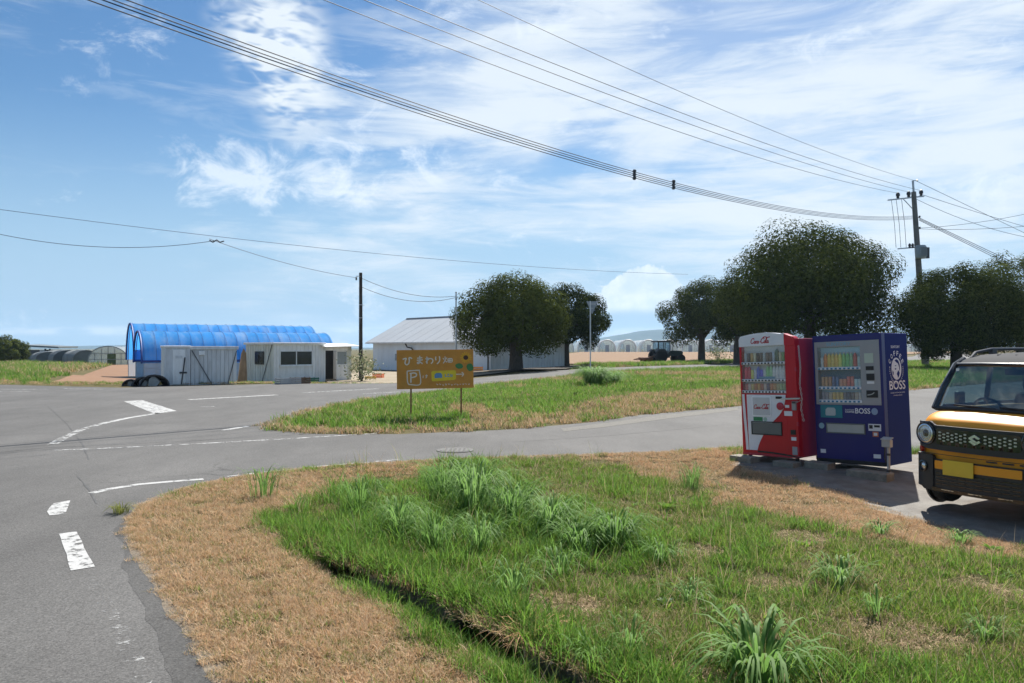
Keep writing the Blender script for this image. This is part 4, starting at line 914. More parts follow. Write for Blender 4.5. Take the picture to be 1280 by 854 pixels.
MB_ = MB().tube([at(262,300.5,41.0), at(266,303,41.0), at(271,300,41.0), at(275,303,41.0), at(280,301.5,41.0)], .035, 6).build('wire_knot', M_WIRE); tag(MB_, 'dark knot where two thin wires join above the blue tunnels', 'wire joint')
# thin steel mast
g2 = P(570, 470); H2 = CAM_H + (436-366)*g2.y/960 - g2.z
t = thing('steel_mast', 'thin grey steel mast rising behind the orange sign', 'mast', g2); MB().tube([(0,0,-.2),(0,0,H2)], [.07,.05], 8).build('shaft', M_STEEL, t); MB().lathe([(.06,0),(.07,.03),(0,.09)], (0,0,H2), n=8).build('cap', M_DARKM, t); MB().lathe([(.085,0),(.085,.05)], (0,0,H2-.5), n=8).build('band', M_DARKM, t)
m2 = Vector((g2.x, g2.y, g2.z+H2-.35)); st2 = Vector((g.x, g.y, g.z+Hs-.6))
for k, (dz, sag, lab) in enumerate([(0, .9, 'upper thin wire between short pole and steel mast'), (-.35, 1.1, 'lower thin wire between short pole and steel mast')]):
    pts = []
    for q in np.linspace(0, 1, 30): p = st2.lerp(m2 + Vector((0,0,.1 if k == 0 else 0)), q); pts.append((p.x, p.y, p.z + (0.25 if k == 0 else dz)*(1-q) - 4*sag*q*(1-q)*.55))
    tag(MB().tube(pts, .018, 5).build('overhead_wire', M_WIRE), lab, 'wire', 'wires to the steel mast')
# give-way sign seen from behind
g = P(738, 466.3); s = g.y/960; H3 = CAM_H + (436-376.5)*s - g.z
t = thing('road_sign', 'grey back of a triangular give-way sign on a white post', 'sign', g, R(-12))
MB().tube([(0,0,-.2),(0,0,H3)], .045, 10).build('post', pm('sign_post_white', (.60,.62,.63), .45), t, smooth=True)
w = .47
pl = MB().prism([(-w*.86+.12,.06,H3-.02),(w*.86+.12,.06,H3-.02),(.12,.06,H3-.92)], (0,.015,0)).build('plate', pm('sign_back', (.26,.29,.32), .45, .3), t, bevel=.005)
for z in (H3-.2, H3-.5): MB().box(-.12,.36 if z > H3-.4 else .2,.0,.05,z-.03,z+.03).build('bracket', M_STEEL, t)
MB().box(-.12,.36,.051,.058,H3-.24,H3-.16).build('stiffener', M_STEEL, t)
MB().prism([(-w*.7+.12,.0755,H3-.08),(w*.7+.12,.0755,H3-.08),(.12,.0755,H3-.78)], (0,.003,0)).build('front_face', pm('sign_red', (.45,.03,.03), .5), t)
# ------------------------------------------------------------------ sunflower-field sign on the island
def strokes_sign():
    gl = P(514, 524); gr = P(577, 523); d = Vector((gr.x-gl.x, gr.y-gl.y)); a = math.atan2(d.y, d.x)
    c = at(545, 461.5, (gl.y+gr.y)/2); s = c.y/960; Wd = 96*s; Hd = 48.5*s; zc = c.z - gl.z
    base = Vector((c.x, c.y, gl.z)); t = thing('plywood_sign', 'orange plywood board with white hand-painted Japanese letters and sunflower on two stakes', 'sign', base, a + R(1.0))
    M_OR = pm('orange_paint', (.54,.235,.028), .6, var=.12, scale=5, dirt=(.62,.34,.06), dirt_sheen_amt=.5, dirt_scale=3)
    bd = MB().box(-Wd/2, Wd/2, -.006, .006, zc-Hd/2, zc+Hd/2).build('board', M_OR, t, bevel=.002); bd.rotation_euler = (0, R(-.6), 0)
    M_ST = pm('stake_wood', (.26,.13,.06), .85, var=.3)
    for px in (514, 577):
        x = (px-545)*s; MB().box(x-.018, x+.018, .008, .04, -.3, zc+Hd*.35).build('stake', M_ST, t)
    ex, ez, n = (1,0,0), (0,0,1), (0,-1,0); u = Wd/96.0         # one photo pixel on the board
    def Q(px, py): return ((px-545)*u, (461.5-py)*u + zc)
    wh = pm('white_brush', (.74,.68,.56), .7, var=.1); k = MB()
    def sign_strokes(lines, w):                                   # points given in 8.54x zoomed photo pixels
        strokes(k, [[Q(490 + x/8.54, 430 + y/8.54) for x, y in l] for l in lines], w, (0,-.006,0), ex, ez, n)
    sign_strokes([[(122,160),(160,150),(150,180),(148,205),(165,218),(185,205),(192,175),(190,150),(200,142),(222,155)]], .028)                       # hi
    sign_strokes([[(275,150),(330,146)],[(272,172),(335,168)],[(302,125),(305,160),(303,195),(285,207),(276,200),(290,190),(315,197),(332,210)]], .026)   # ma
    sign_strokes([[(378,135),(380,210)],[(362,160),(395,152),(368,195)],[(385,175),(410,155),(438,165),(440,190),(422,210)]], .026)                      # wa
    sign_strokes([[(474,135),(472,165),(480,172)],[(512,132),(516,170),(505,195),(485,214)]], .026)                                                    # ri
    sign_strokes([[(552,152),(558,168)],[(592,148),(582,166)],[(572,135),(574,165),(566,190),(552,208)],[(576,180),(592,198)],[(604,160),(604,195)],[(604,160),(646,160),(646,195),(604,195)],[(625,160),(625,195)],[(604,177),(646,177)]], .020)   # hatake
    sign_strokes([[(168,285),(290,278),(298,290),(305,425),(200,428),(180,420),(170,380),(168,285)]], .024)
    sign_strokes([[(208,315),(207,408)],[(195,312),(240,306),(265,316),(262,340),(230,352),(210,352)]], .030)                                           # P
    sign_strokes([[(338,335),(336,362)],[(358,340),(385,337)],[(372,325),(374,355),(362,360)]], .016)                                                 # ha
    sign_strokes([[(690,328),(770,328)],[(752,305),(772,328),(752,352)]], .020)                                                                       # arrow
    rnd = random.Random(4)
    for j in range(12): x = 480 + j*31; sign_strokes([[(x, 428+rnd.uniform(-6,6)), (x+8, 442+rnd.uniform(-6,6)), (x+16, 430+rnd.uniform(-6,8))]], .012)
    k.build('painted_letters', wh, bd)
    yl = MB().prism([(x,-.008,z) for x, z in [Q(490+a_/8.54, 430+b_/8.54) for a_, b_ in [(425,300),(440,288),(680,284),(690,295),(688,375),(670,388),(440,400),(428,390)]]], (0,.001,0)).build('yellow_banner', pm('yellow_brush', (.72,.55,.03), .7), bd)
    bl = pm('blue_brush', (.12,.27,.45), .7); k = MB()
    k.prism([(x,-.0095,z) for x, z in [Q(490+a_/8.54, 430+b_/8.54) for a_, b_ in [(458,330),(475,312),(525,310),(540,330),(540,362),(460,366)]]], (0,.001,0)); k.build('painted_car', bl, bd)
    k = MB(); sign_strokes([[(575,325),(575,350),(592,350)],[(602,325),(602,350),(620,350)],[(602,325),(618,326)],[(632,326),(634,350),(648,345),(645,328)]], .018); k.build('painted_letters', bl, bd)
    gp = pm('green_brush', (.05,.20,.06), .7); k = MB()
    for cx, cy, rx, ry in ((725,240,42,30),(842,255,38,42)):
        k.prism([(x,-.0085,z) for x, z in [Q(490+(cx+rx*math.cos(q)*(1+.12*math.sin(2*q)))/8.54, 430+(cy+ry*math.sin(q))/8.54) for q in np.linspace(0, 2*math.pi, 18, endpoint=False)]], (0,.001,0))
    k.build('painted_leaf', gp, bd)
    k = MB()
    for j in range(14):
        q = 2*math.pi*j/14; cx, cy = 797, 150; p = []
        for (r_, da) in ((26,-.22),(52,-.16),(66,0),(52,.16),(26,.22)): p.append(Q(490+(cx+r_*math.cos(q+da))/8.54, 430+(cy+r_*math.sin(q+da))/8.54))
        k.prism([(x,-.0080,z) for x, z in p], (0,.001,0))
    k.build('painted_petals', pm('petal_brush', (.66,.36,.02), .7), bd)
    MB().prism([(x,-.0105,z) for x, z in [Q(490+(797+27*math.cos(q))/8.54, 430+(150+25*math.sin(q))/8.54) for q in np.linspace(0, 2*math.pi, 20, endpoint=False)]], (0,.001,0)).build('painted_flower_head', pm('seed_brown', (.07,.03,.015), .7), bd)
strokes_sign()

# ------------------------------------------------------------------ vending machines
TILT = R(2.3); VANG = R(-51.5)
def gloss(name, rgb, rough=.3, **k): return pm(name, rgb, rough, var=k.pop('var', .05), scale=3, coat=.04, spec=.3, dirt=k.pop('dirt', (rgb[0]*.75+.012, rgb[1]*.75+.012, rgb[2]*.75+.012)), dirt_sheen_amt=.35, dirt_scale=4, **k)
V_RED = gloss('machine_red', (.46,.012,.022)); V_RED2 = gloss('machine_red_faded', (.40,.030,.055)); V_WHITE = gloss('machine_white', (.66,.68,.71)); V_BLUE = gloss('machine_blue', (.016,.018,.135)); V_BLUE2 = pm('machine_blue_side', (.014,.026,.145), .6, var=.06, scale=3, spec=.08)
V_GREY = gloss('machine_grey', (.30,.31,.32), .4); V_DARK = gloss('machine_dark', (.02,.02,.022), .4); V_SLOT = gloss('slot_grey', (.13,.145,.14), .35); V_LIGHT = gloss('slot_light', (.40,.42,.40), .4)
V_GLASS = glassmat('machine_window', (.95,.96,.96), .9, .03, .09, (.62,.65,.67)); V_BACK = gloss('display_back', (.80,.83,.85), .5); V_SKY = gloss('display_blue', (.44,.72,.86), .5); V_DEEP = gloss('display_deep_blue', (.02,.16,.30), .5)  # V_GLASS: pale film colour stands in for reflection on the window
V_TXT = pm('white_print', (.72,.73,.75), .5, var=.03); V_TXTR = pm('red_print', (.42,.015,.03), .5, var=.03); V_TXTB = pm('pale_blue_print', (.16,.36,.48), .5, var=.03)
CANS = {}
def can_mesh(kind):
    if kind in CANS: return CANS[kind]
    rgb, shape = kind; m = pm('drink_%02d' % len(CANS), tuple(min(.85, c*2.0+.04) for c in rgb), .35, .1, var=.25, scale=30); m2 = bpy.data.materials.get('drink_cap') or pm('drink_cap', (.55,.55,.56), .4, .3)
    m.node_tree.nodes; b = MB()
    if shape == 'can': b.lathe([(.022,0),(.026,.006),(.026,.098),(.021,.106)], n=10); b.lathe([(.021,.1062),(.0,.1062)], n=10, m=1)
    elif shape == 'slim': b.lathe([(.020,0),(.024,.006),(.024,.130),(.019,.140)], n=10); b.lathe([(.019,.1402),(.0,.1402)], n=10, m=1)
    else: b.lathe([(.026,0),(.030,.008),(.030,.07),(.026,.085),(.030,.10),(.029,.15),(.014,.185),(.013,.19)], n=10); b.lathe([(.015,.19),(.015,.208),(.0,.208)], n=10, m=1)
    CANS[kind] = b.mesh('drink', [m, m2], smooth=True); return CANS[kind]
def row(t, x0, x1, y, z, kinds, name='drink'):
    n = len(kinds)
    for k, kd in enumerate(kinds): inst(name, can_mesh(kd), t, (x0 + (x1-x0)*(k+.5)/n, y, z))
def button_strip(t, x0, x1, y, z, n, face=V_WHITE):
    s = MB().box(x0, x1, y-.012, y+.02, z-.018, z+.018).build('price_strip', face, t, bevel=.003)
    b = MB(); c = (x1-x0)/n
    for k in range(n): b.box(x0+c*(k+.12), x0+c*(k+.60), y-.016, y-.012, z-.013, z+.010)
    b.build('buttons', V_DEEP if n < 11 else V_DARK, s)
def sticker(t, name, x0, x1, z0, z1, mat, y=-.003, th=.003): return MB().box(x0, x1, y-th, y, z0, z1).build(name, mat, t)
ex, ez, nf = (1,0,0), (0,0,1), (0,-1,0)
def _ring(cx, cz, rx, rz): return [(cx + rx*math.cos(q), cz + rz*math.sin(q)) for q in np.linspace(.6, .6+2*math.pi, 10)]
_C = [(.66,.70),(.56,.95),(.26,.90),(.04,.58),(.05,.20),(.28,.0),(.60,.12),(.72,.26)]
SCRIPT = [_C, _ring(.86,.22,.14,.21), [(1.32,.36),(1.18,.43),(1.06,.24),(1.14,.03),(1.34,.10)], _ring(1.54,.22,.14,.21), [(1.70,.44),(1.69,.08),(1.84,.05)], [(1.94,.26),(2.12,.29)],
    [(x+2.2, z) for x, z in _C], _ring(3.06,.22,.14,.21), [(3.24,.10),(3.42,.88),(3.30,.96),(3.26,.20),(3.38,.02),(3.48,.10)], _ring(3.66,.22,.14,.21), [(3.82,.44),(3.81,.08),(3.98,.05)], [(2.50,1.06),(3.0,1.16),(3.5,1.02),(4.05,1.12)]]
SCRIPT = [[(x + .18*z, z) for x, z in l] for l in SCRIPT]
def red_machine():
    Wd, H, D = .96, 1.86, .73
    t = thing('vending_machine', 'red and white drinks vending machine with curved white header', 'vending machine', (3.60, 11.98, .06), 0, 'drinks vending machines', rot=(0, -TILT, VANG))
    # cabinet as a hollow tray behind the front
    b = MB(); b.box(0,Wd,.10,D,0,H-.10); b.build('cabinet', V_RED2, t, bevel=.008)
    # door frame round the window
    wx0, wx1, wz0, wz1 = .035, .785, .945, 1.665
    b = MB(); b.box(0,wx0,0,.10,0,H-.13); b.box(wx1,Wd,0,.10,0,H-.13); b.box(wx0,wx1,0,.10,0,wz0); b.build('door', V_RED, t, bevel=.006)
    # header with a bowed top
    top = [(0,H-.08)] + [(Wd*q, H-.08 + .085*math.sin(math.pi*min(1, .12+q*.80))**.8 - .05*max(0,q-.55)) for q in np.linspace(.03,.97,14)] + [(Wd, H-.10)]
    hd = MB().prism([(0,-.012,wz1)] + [(x,-.012,z) for x, z in top if x < wx1] + [(wx1,-.012,H+.0-.02),(wx1,-.012,wz1)], (0,.112,0)).build('header', V_WHITE, t, bevel=.004)
    MB().prism([(wx1+.001,-.012,wz1)] + [(wx1+.001,-.012,H-.02)] + [(x,-.012,z-.004) for x, z in top if x > wx1+.02] + [(Wd,-.012,H-.20),(wx1+.02,-.012,H-.215)], (0,.112,0)).build('header_corner', V_RED, t, bevel=.003)
    k = MB(); strokes(k, SCRIPT, .013, (.22,-.0125,H-.15), ex, ez, nf, scale=.080); k.build('lettering', V_TXTR, hd)
    # window with three shelves of drinks
    MB().box(wx0,wx1,.085,.095,wz0,wz1).build('display_back', V_BACK, t)
    c = lambda *p: p
    G = (.10,.10,.10); A = [((.28,.30,.34),'slim'),((.05,.05,.06),'slim'),((.30,.20,.08),'slim'),((.45,.40,.30),'slim'),((.04,.03,.03),'slim'),((.08,.06,.05),'slim'),((.25,.28,.30),'slim'),((.14,.10,.08),'slim'),((.10,.08,.07),'slim'),((.3,.34,.4),'slim'),((.03,.07,.04),'bottle'),((.35,.32,.22),'slim'),((.10,.22,.08),'slim')]
    Bq = [((.40,.03,.05),'bottle'),((.34,.02,.04),'bottle'),((.50,.42,.10),'slim'),((.46,.47,.48),'slim'),((.05,.08,.32),'bottle'),((.10,.08,.40),'slim'),((.46,.48,.55),'slim'),((.16,.34,.14),'bottle'),((.20,.36,.20),'bottle'),((.40,.48,.54),'bottle'),((.45,.5,.56),'bottle'),((.42,.5,.56),'bottle'),((.4,.46,.5),'bottle')]
    Cq = [((.35,.10,.08),'can'),((.42,.30,.26),'can'),((.36,.28,.10),'can'),((.30,.12,.05),'can'),((.45,.22,.06),'can'),((.28,.09,.04),'can'),((.40,.30,.24),'can'),((.09,.08,.12),'can'),((.40,.16,.07),'can'),((.36,.20,.08),'can'),((.34,.28,.14),'can'),((.24,.28,.14),'can'),((.22,.26,.12),'can')]
    zs = [1.425, 1.165, .99]
    for z, q, h in zip(zs, (A, Bq, Cq), (.24, .26, .175)):
        MB().box(wx0,wx1,.012,.085,z-.006,z).build('shelf', V_GREY, t); row(t, wx0+.02, wx1-.02, .05, z, q); button_strip(t, wx0, wx1, .0, z-.022, 13)
    sticker(t, 'shelf_card', .33,.60,1.168,1.20, V_TXTB, .02)
    MB().box(wx0+.002,wx1-.002,.004,.008,wz0,wz1-.002).build('window_glass', V_GLASS, t)
    # lower half: white sweep over red
    z0 = .075
    poly = [(.105,wz0-.02)] + [(x,z) for x, z in [(.775,wz0-.02),(.77,.86),(.735,.72),(.66,.62),(.56,.53),(.47,.44),(.39,.34),(.33,.24),(.285,.15),(.262,z0)]] + [(.118,z0)]
    MB().prism([(x,-.004,z) for x, z in poly], (0,.0035,0)).build('white_sweep', V_WHITE, t)
    strokes_ = MB(); strokes(strokes_, [[(.045,.93),(.058,.60),(.078,.30),(.088,z0)]], .045, (0,0,0), ex, ez, nf, lift=.004); strokes_.build('white_stripe', V_WHITE, t)
    pn = MB().box(.20,.53,-.012,-.004,.60,.90).build('advert_panel', V_BACK, t, bevel=.004); MB().box(.215,.515,-.0145,-.012,.615,.885).build('advert_face', gloss('advert_grey', (.50,.52,.53)), pn)
    k = MB(); strokes(k, SCRIPT, .010, (.235,-.0145,.71), ex, ez, nf, scale=.064); k.build('lettering', V_TXTR, pn)
    sticker(t, 'green_sticker', .215,.375,.525,.585, gloss('sticker_green', (.03,.20,.08)), -.004); MB().prism(disc_pts((.42,-.004,.553),.032,.032,ex,ez), (0,-.003,0)).build('round_sticker', gloss('sticker_mint', (.30,.45,.38)), t)
    b = MB(); b.box(.175,.70,-.012,-.004,.505,.52); b.box(.175,.70,-.012,-.004,.315,.33); b.box(.175,.19,-.012,-.004,.33,.505); b.box(.685,.70,-.012,-.004,.33,.505); pk = b.build('pickup_frame', V_DARK, t); MB().prism([(.19,-.006,.33),(.685,-.006,.33),(.685,-.010,.50),(.19,-.010,.50)], (0,.003,0)).build('pickup_flap', V_SLOT, pk)
    # coin column
    MB().box(.615,.715,-.014,-.002,.865,.90).build('bill_slot', V_DARK, t); MB().lathe([(.058,0),(.058,.018),(.04,.024),(.0,.024)], (.685,-.002,.755), 'Y', 20, M=Matrix.Rotation(math.pi,3,'X')).build('coin_return', V_RED2, t, smooth=True)
    sticker(t, 'price_label', .765,.83,.735,.775, V_WHITE); sticker(t, 'price_label', .745,.875,.615,.685, V_WHITE)
    MB().box(.885,.95,-.03,0,.70,.83).build('hasp', V_GREY, t, bevel=.004)
    MB().box(.84,.92,-.012,0,.34,.41).build('coin_tray', V_DARK, t); sticker(t, 'white_label', .845,.925,.255,.305, V_WHITE); sticker(t, 'grey_sticker', .855,.935,.045,.165, V_GREY)
    for z in (.12,.50,.88,1.3): MB().box(Wd-.02,Wd+.006,-.006,.02,z-.03,z+.03).build('hinge', V_RED2, t)
    # plinth
    MB().prism([(.0,-.004,.03),(Wd,-.004,.03),(Wd,-.004,.0),(0,-.004,0)], (0,.06,0)).build('plinth', V_RED2, t)
    k = MB(); k.prism([(.27+.69*q,-.004, .072 - .05*q*q) for q in np.linspace(0,1,10)] + [(.27+.69*q,-.004,.045-.04*q*q) for q in np.linspace(1,0,10)], (0,-.004,0)); k.build('kick_shadow', V_DARK, t)  # dark curved strip paints the shadow along the plinth
    for x, y in ((.08,.08),(Wd-.08,.08),(.08,D-.08),(Wd-.08,D-.08)): MB().lathe([(.03,-.075),(.03,.0)], (x,y,0), n=10).build('foot', V_DARK, t)
    return t
def blue_machine():
    Wd, H, D = 1.02, 1.83, .76
    t = thing('vending_machine', 'dark blue drinks vending machine with white emblem on its side', 'vending machine', (4.475, 11.28, .05), 0, 'drinks vending machines', rot=(0, -TILT, VANG))
    wx0, wx1, wz0, wz1 = .075, .715, .87, 1.70
    MB().box(0,Wd,.10,D,0,H).build('cabinet', V_BLUE2, t, bevel=.01)
    b = MB(); b.box(0,.03,0,.10,0,H); b.box(.985,Wd,0,.10,0,H); b.box(.03,.985,0,.10,0,.835); b.box(.03,.985,0,.10,1.74,H); b.build('door', V_BLUE, t, bevel=.005)
    b = MB(); b.box(.03,wx0,-.004,.10,.835,1.74); b.box(wx1,.985,-.004,.10,.835,1.74); b.box(wx0,wx1,-.004,.10,1.66,1.74); b.box(wx0,wx1,-.004,.10,.835,wz0); bz = b.build('bezel', V_GREY, t, bevel=.003)
    k = MB(); put_text(k, 'SUNTORY', .07, (.40,-.004,1.70), ex, ez, nf, bold=.001, fit=(.36,.05)); k.build('lettering', V_TXTB, bz)
    MB().box(wx0,wx1,.088,.096,wz0,1.66).build('display_back', V_SKY, t)
    MB().prism([(wx0,.084,1.12),(wx1,.084,1.12),(wx1,.084,1.33),(wx0+.3,.084,1.36),(wx0,.084,1.34)], (0,.003,0)).build('display_card', V_DEEP, t)
    A = [((.36,.40,.44),'slim'),((.50,.14,.04),'bottle'),((.55,.30,.06),'bottle'),((.52,.33,.10),'bottle'),((.55,.28,.07),'bottle'),((.44,.40,.10),'bottle'),((.12,.30,.10),'bottle'),((.10,.32,.12),'bottle'),((.12,.28,.16),'bottle'),((.30,.05,.05),'bottle'),((.3,.42,.5),'slim')]
    Bq = [((.30,.18,.09),'slim'),((.34,.20,.09),'slim'),((.30,.16,.08),'slim'),((.05,.08,.16),'slim'),((.04,.10,.20),'slim'),((.55,.20,.13),'can'),((.58,.18,.10),'can'),((.50,.10,.08),'slim'),((.52,.12,.10),'slim'),((.3,.45,.52),'can'),((.35,.48,.55),'can')]
    Cq = [((.14,.14,.16),'can'),((.18,.17,.18),'can'),((.30,.27,.20),'can'),((.42,.28,.08),'can'),((.40,.28,.10),'can'),((.44,.30,.08),'can'),((.10,.10,.10),'can'),((.06,.06,.07),'can'),((.08,.08,.08),'can'),((.30,.26,.20),'can'),((.34,.32,.30),'can')]
    for z, q in zip((1.375, 1.095, .905), (A, Bq, Cq)):
        MB().box(wx0,wx1,.010,.085,z-.006,z).build('shelf', V_BACK, t); row(t, wx0+.015, wx1-.015, .05, z, q); button_strip(t, wx0, wx1, 0, z-.024, 10)
    MB().box(wx0+.002,wx1-.002,.002,.006,wz0,1.655).build('window_glass', V_GLASS, t)
    sticker(t, 'paper_notice', .775,.90,1.42,1.555, gloss('paper_green', (.42,.50,.42)), -.005); MB().box(.79,.90,-.009,-.004,1.32,1.375).build('price_display', V_DARK, t); b_ = MB().box(.795,.905,-.012,-.004,1.18,1.27).build('coin_slot', V_DARK, t); sticker(t, 'coin_label', .80,.90,1.13,1.165, V_WHITE, -.005); sticker(t, 'coin_label', .795,.905,1.28,1.31, V_LIGHT, -.005)
    MB().box(.785,.945,-.012,-.004,.94,1.04).build('card_reader', V_DARK, t, bevel=.003); strokes_ = MB(); strokes(strokes_, [[(.80,.975),(.86,.985),(.90,1.01)]], .012, (0,-.012,0), ex, ez, nf); strokes_.build('reader_mark', V_LIGHT, t)
    # advert row
    ad = sticker(t, 'advert_card', .09,.42,.645,.825, gloss('advert_teal', (.02,.19,.24)), -.001); MB().prism([(.25+x,-.0045,.735+z) for x, z in ((-.075,-.06),(.055,-.06),(.07,-.045),(.07,.03),(.05,.055),(-.05,.055),(-.08,.03),(-.085,-.04))], (0,-.002,0)).build('advert_tin', gloss('advert_tin', (.40,.46,.46)), ad)
    k = MB(); put_text(k, 'SUNTORY', .03, (.53,-.001,.762), ex, ez, nf, fit=(.135,.022)); put_text(k, 'COFFEE', .03, (.53,-.001,.733), ex, ez, nf, bold=.0006, fit=(.135,.024)); put_text(k, 'BOSS', .07, (.715,-.001,.748), ex, ez, nf, bold=.001, fit=(.215,.075)); k.build('lettering', V_TXT, t)
    MB().prism(disc_pts((.885,-.001,.748),.045,.048,ex,ez), (0,-.002,0)).build('round_emblem', gloss('emblem_blue', (.24,.33,.48)), t)
    b = MB(); b.box(.17,.745,-.014,-.001,.555,.57); b.box(.17,.745,-.014,-.001,.425,.44); b.box(.17,.185,-.014,-.001,.44,.555); b.box(.73,.745,-.014,-.001,.44,.555); pk = b.build('pickup_frame', V_SLOT, t); MB().prism([(.185,-.004,.44),(.73,-.004,.44),(.73,-.010,.555),(.185,-.010,.555)], (0,.003,0)).build('pickup_flap', V_LIGHT, pk)
    MB().prism(disc_pts((.095,-.001,.525),.042,.042,ex,ez), (0,-.003,0)).build('round_sticker', gloss('sticker_sky', (.24,.40,.48)), t)
    s_ = sticker(t, 'warning_label', .79,.965,.48,.575, V_WHITE, -.001); MB().box(.80,.85,-.0055,-.004,.51,.56).build('label_mark', V_DARK, s_); MB().box(.87,.95,-.0055,-.004,.53,.56).build('label_mark', V_DARK, s_)
    o_ = sticker(t, 'orange_label', .845,.925,.40,.47, gloss('label_orange', (.50,.14,.05)), -.001); MB().box(.86,.91,-.0055,-.004,.415,.455).build('label_mark', V_WHITE, o_)
    sticker(t, 'white_label', .065,.145,.13,.185, V_WHITE, -.001); sticker(t, 'white_label', .845,.945,.105,.16, V_WHITE, -.001)
    MB().box(.0,Wd,-.006,.0,.0,.055).build('plinth', V_DARK, t)
    # emblem on the right side
    sx, sn = (0,1,0), (1,0,0); cz = H-.50; cy = .40
    k = MB(); put_text(k, 'SUNTORY', .05, (Wd,cy-.01,H-.195), sx, ez, sn, bold=.0008, fit=(.26,.036))
    for i_, ch in enumerate('COFFEE'):
        a = R(62 - i_*24.8); put_text(k, ch, .1, (Wd, cy-.205*math.sin(a), cz + .215*math.cos(a)), sx, ez, sn, bold=.0016, fit=(.052,.068), rot=a)
    put_text(k, 'BOSS', .2, (Wd, cy+.005, H-.735), sx, ez, sn, bold=.0025, fit=(.47,.125))
    put_text(k, 'RAINBOW MOUNTAIN BLEND', .04, (Wd, cy+.01, H-.835), sx, ez, sn, fit=(.42,.016)); put_text(k, 'COFFEE DRINK', .04, (Wd, cy+.01, H-.872), sx, ez, sn, fit=(.26,.014))
    for i_ in range(24):                    # ring of small print
        a = R(80 + i_*200/23); put_text(k, 'BOSSCOFFEESUNTORYBLENDED'[i_], .05, (Wd, cy-.195*math.sin(a), cz + .19*math.cos(a) - .01), sx, ez, sn, fit=(.020,.026), rot=a)
    k.build('lettering', V_TXT, t)
    k = MB(); k.prism(disc_pts((Wd+.001, cy, cz), .145, .155, sx, ez, 28), (.002,0,0)); em = k.build('oval_emblem', V_TXT, t)
    k = MB(); q = lambda pts: k.prism([(Wd+.0035, cy+a_, cz+b_) for a_, b_ in pts], (.001,0,0))
    q([(-.05,.115),(.0,.135),(.06,.115),(.095,.06),(.10,0),(.085,-.04),(.075,.02),(.05,.07),(.0,.09)]); q([(-.12,-.02),(-.09,-.05),(-.10,-.09),(-.125,-.06)]); q([(-.06,.0),(-.02,.01),(.0,-.005),(-.04,-.015)]); q([(.0,-.07),(.05,-.02),(.09,-.06),(.06,-.11),(.03,-.13),(.02,-.10)]); q([(-.05,.045),(-.01,.05),(.0,.04),(-.04,.035)])
    k.build('emblem_mark', V_BLUE2, em)
    return t
red_machine(); blue_machine()
# concrete blocks under the machines
M_BLK = pm('old_concrete_block', (.25,.23,.19), .95, var=.3, scale=8, bump=.8, bscale=50, dirt=(.09,.08,.06), dirt_sheen_amt=.7, dirt_scale=5)
fx = Vector((math.cos(VANG), math.sin(VANG))); bx = Vector((-fx.y, fx.x))
for o_, (u, v_, l, h, lab) in enumerate([(.10,-.10,.40,.085,'concrete block under the left front of the red vending machine'),(.80,-.06,.34,.08,'concrete block under the right front of the red vending machine'),(1.22,.10,.36,.085,'concrete block under the left front corner of the blue vending machine'),(1.98,.04,.55,.10,'long concrete block under the right front of the blue vending machine')]):
    p = Vector((3.60,11.98)) + fx*(u) + bx*v_; b_ = MB().box(-l/2, l/2, -.12, .12, -.05, h); ob = b_.build('concrete_block', M_BLK, None, bevel=.012); ob.location = (p.x, p.y, gz1(p.x, p.y)+.005); ob.rotation_euler = (0,0,VANG+R(o_*2-3)); tag(ob, lab, 'block', 'blocks under the vending machines')
# grey outlet box on a pipe
p = Vector((4.475,11.28)) + fx*1.10 - bx*.16; t = thing('outlet_post', 'grey electrical outlet box on a thin pipe beside the blue vending machine', 'outlet', (p.x, p.y, gz1(p.x,p.y)), VANG)
M_PVC = pm('grey_pvc', (.38,.38,.36), .5, var=.12); MB().tube([(.02,0,-.05),(.02,0,.50)], .020, 10).build('pipe', M_PVC, t, smooth=True); bx_ = MB().box(-.06,.06,-.04,.04,.45,.55).build('box', M_PVC, t, bevel=.01); MB().prism([(-.066,-.055,.548),(.066,-.055,.548),(.066,.04,.572),(-.066,.04,.572)], (0,0,.012)).build('cover', M_PVC, bx_)
for z in (.12,.34): MB().lathe([(.026,0),(.026,.03)], (.02,0,z), n=10).build('clip', M_DARKM, t)
MB().tube([(-.03,.0,.44),(-.05,.03,.30),(-.04,.12,.16)], .010, 6).build('cord', M_DARKM, t)
# chain and bar between the machines
t = thing('security_chain', 'hanging steel chain with a lock bar between the red and blue machines', 'chain', (0,0,0)); RM = Matrix.Translation((3.60,11.98,.085)) @ Matrix.Rotation(VANG,4,'Z') @ Matrix.Rotation(-TILT,4,'Y')
lk = MB().tube([(.011*math.cos(a), 0, .020*math.sin(a)) for a in np.linspace(0, 2*math.pi, 9)], .0045, 5, cap=False).mesh('link', M_STEEL, smooth=True)
def chain(pts, k0=0):
    acc = 0; k = k0
    for a, b in zip(pts[:-1], pts[1:]):
        a, b = RM @ Vector(a), RM @ Vector(b); d = b-a; n = max(1, int(d.length/.034))
        for i_ in range(n):
            o = inst('link', lk, t, a + d*((i_+.5)/n)); q = d.to_track_quat('Z', 'Y') @ Matrix.Rotation(R(90)*(k % 2), 3, 'Z').to_quaternion(); o.rotation_euler = q.to_euler(); k += 1
chain([(1.02,-.01,1.62),(1.045,-.02,1.30),(1.03,-.03,1.05),(1.05,-.02,.86),(1.035,-.03,.70),(1.06,-.01,.52)])
chain([(.92,-.035,.80),(1.0,-.045,.80),(1.05,-.03,.83)])
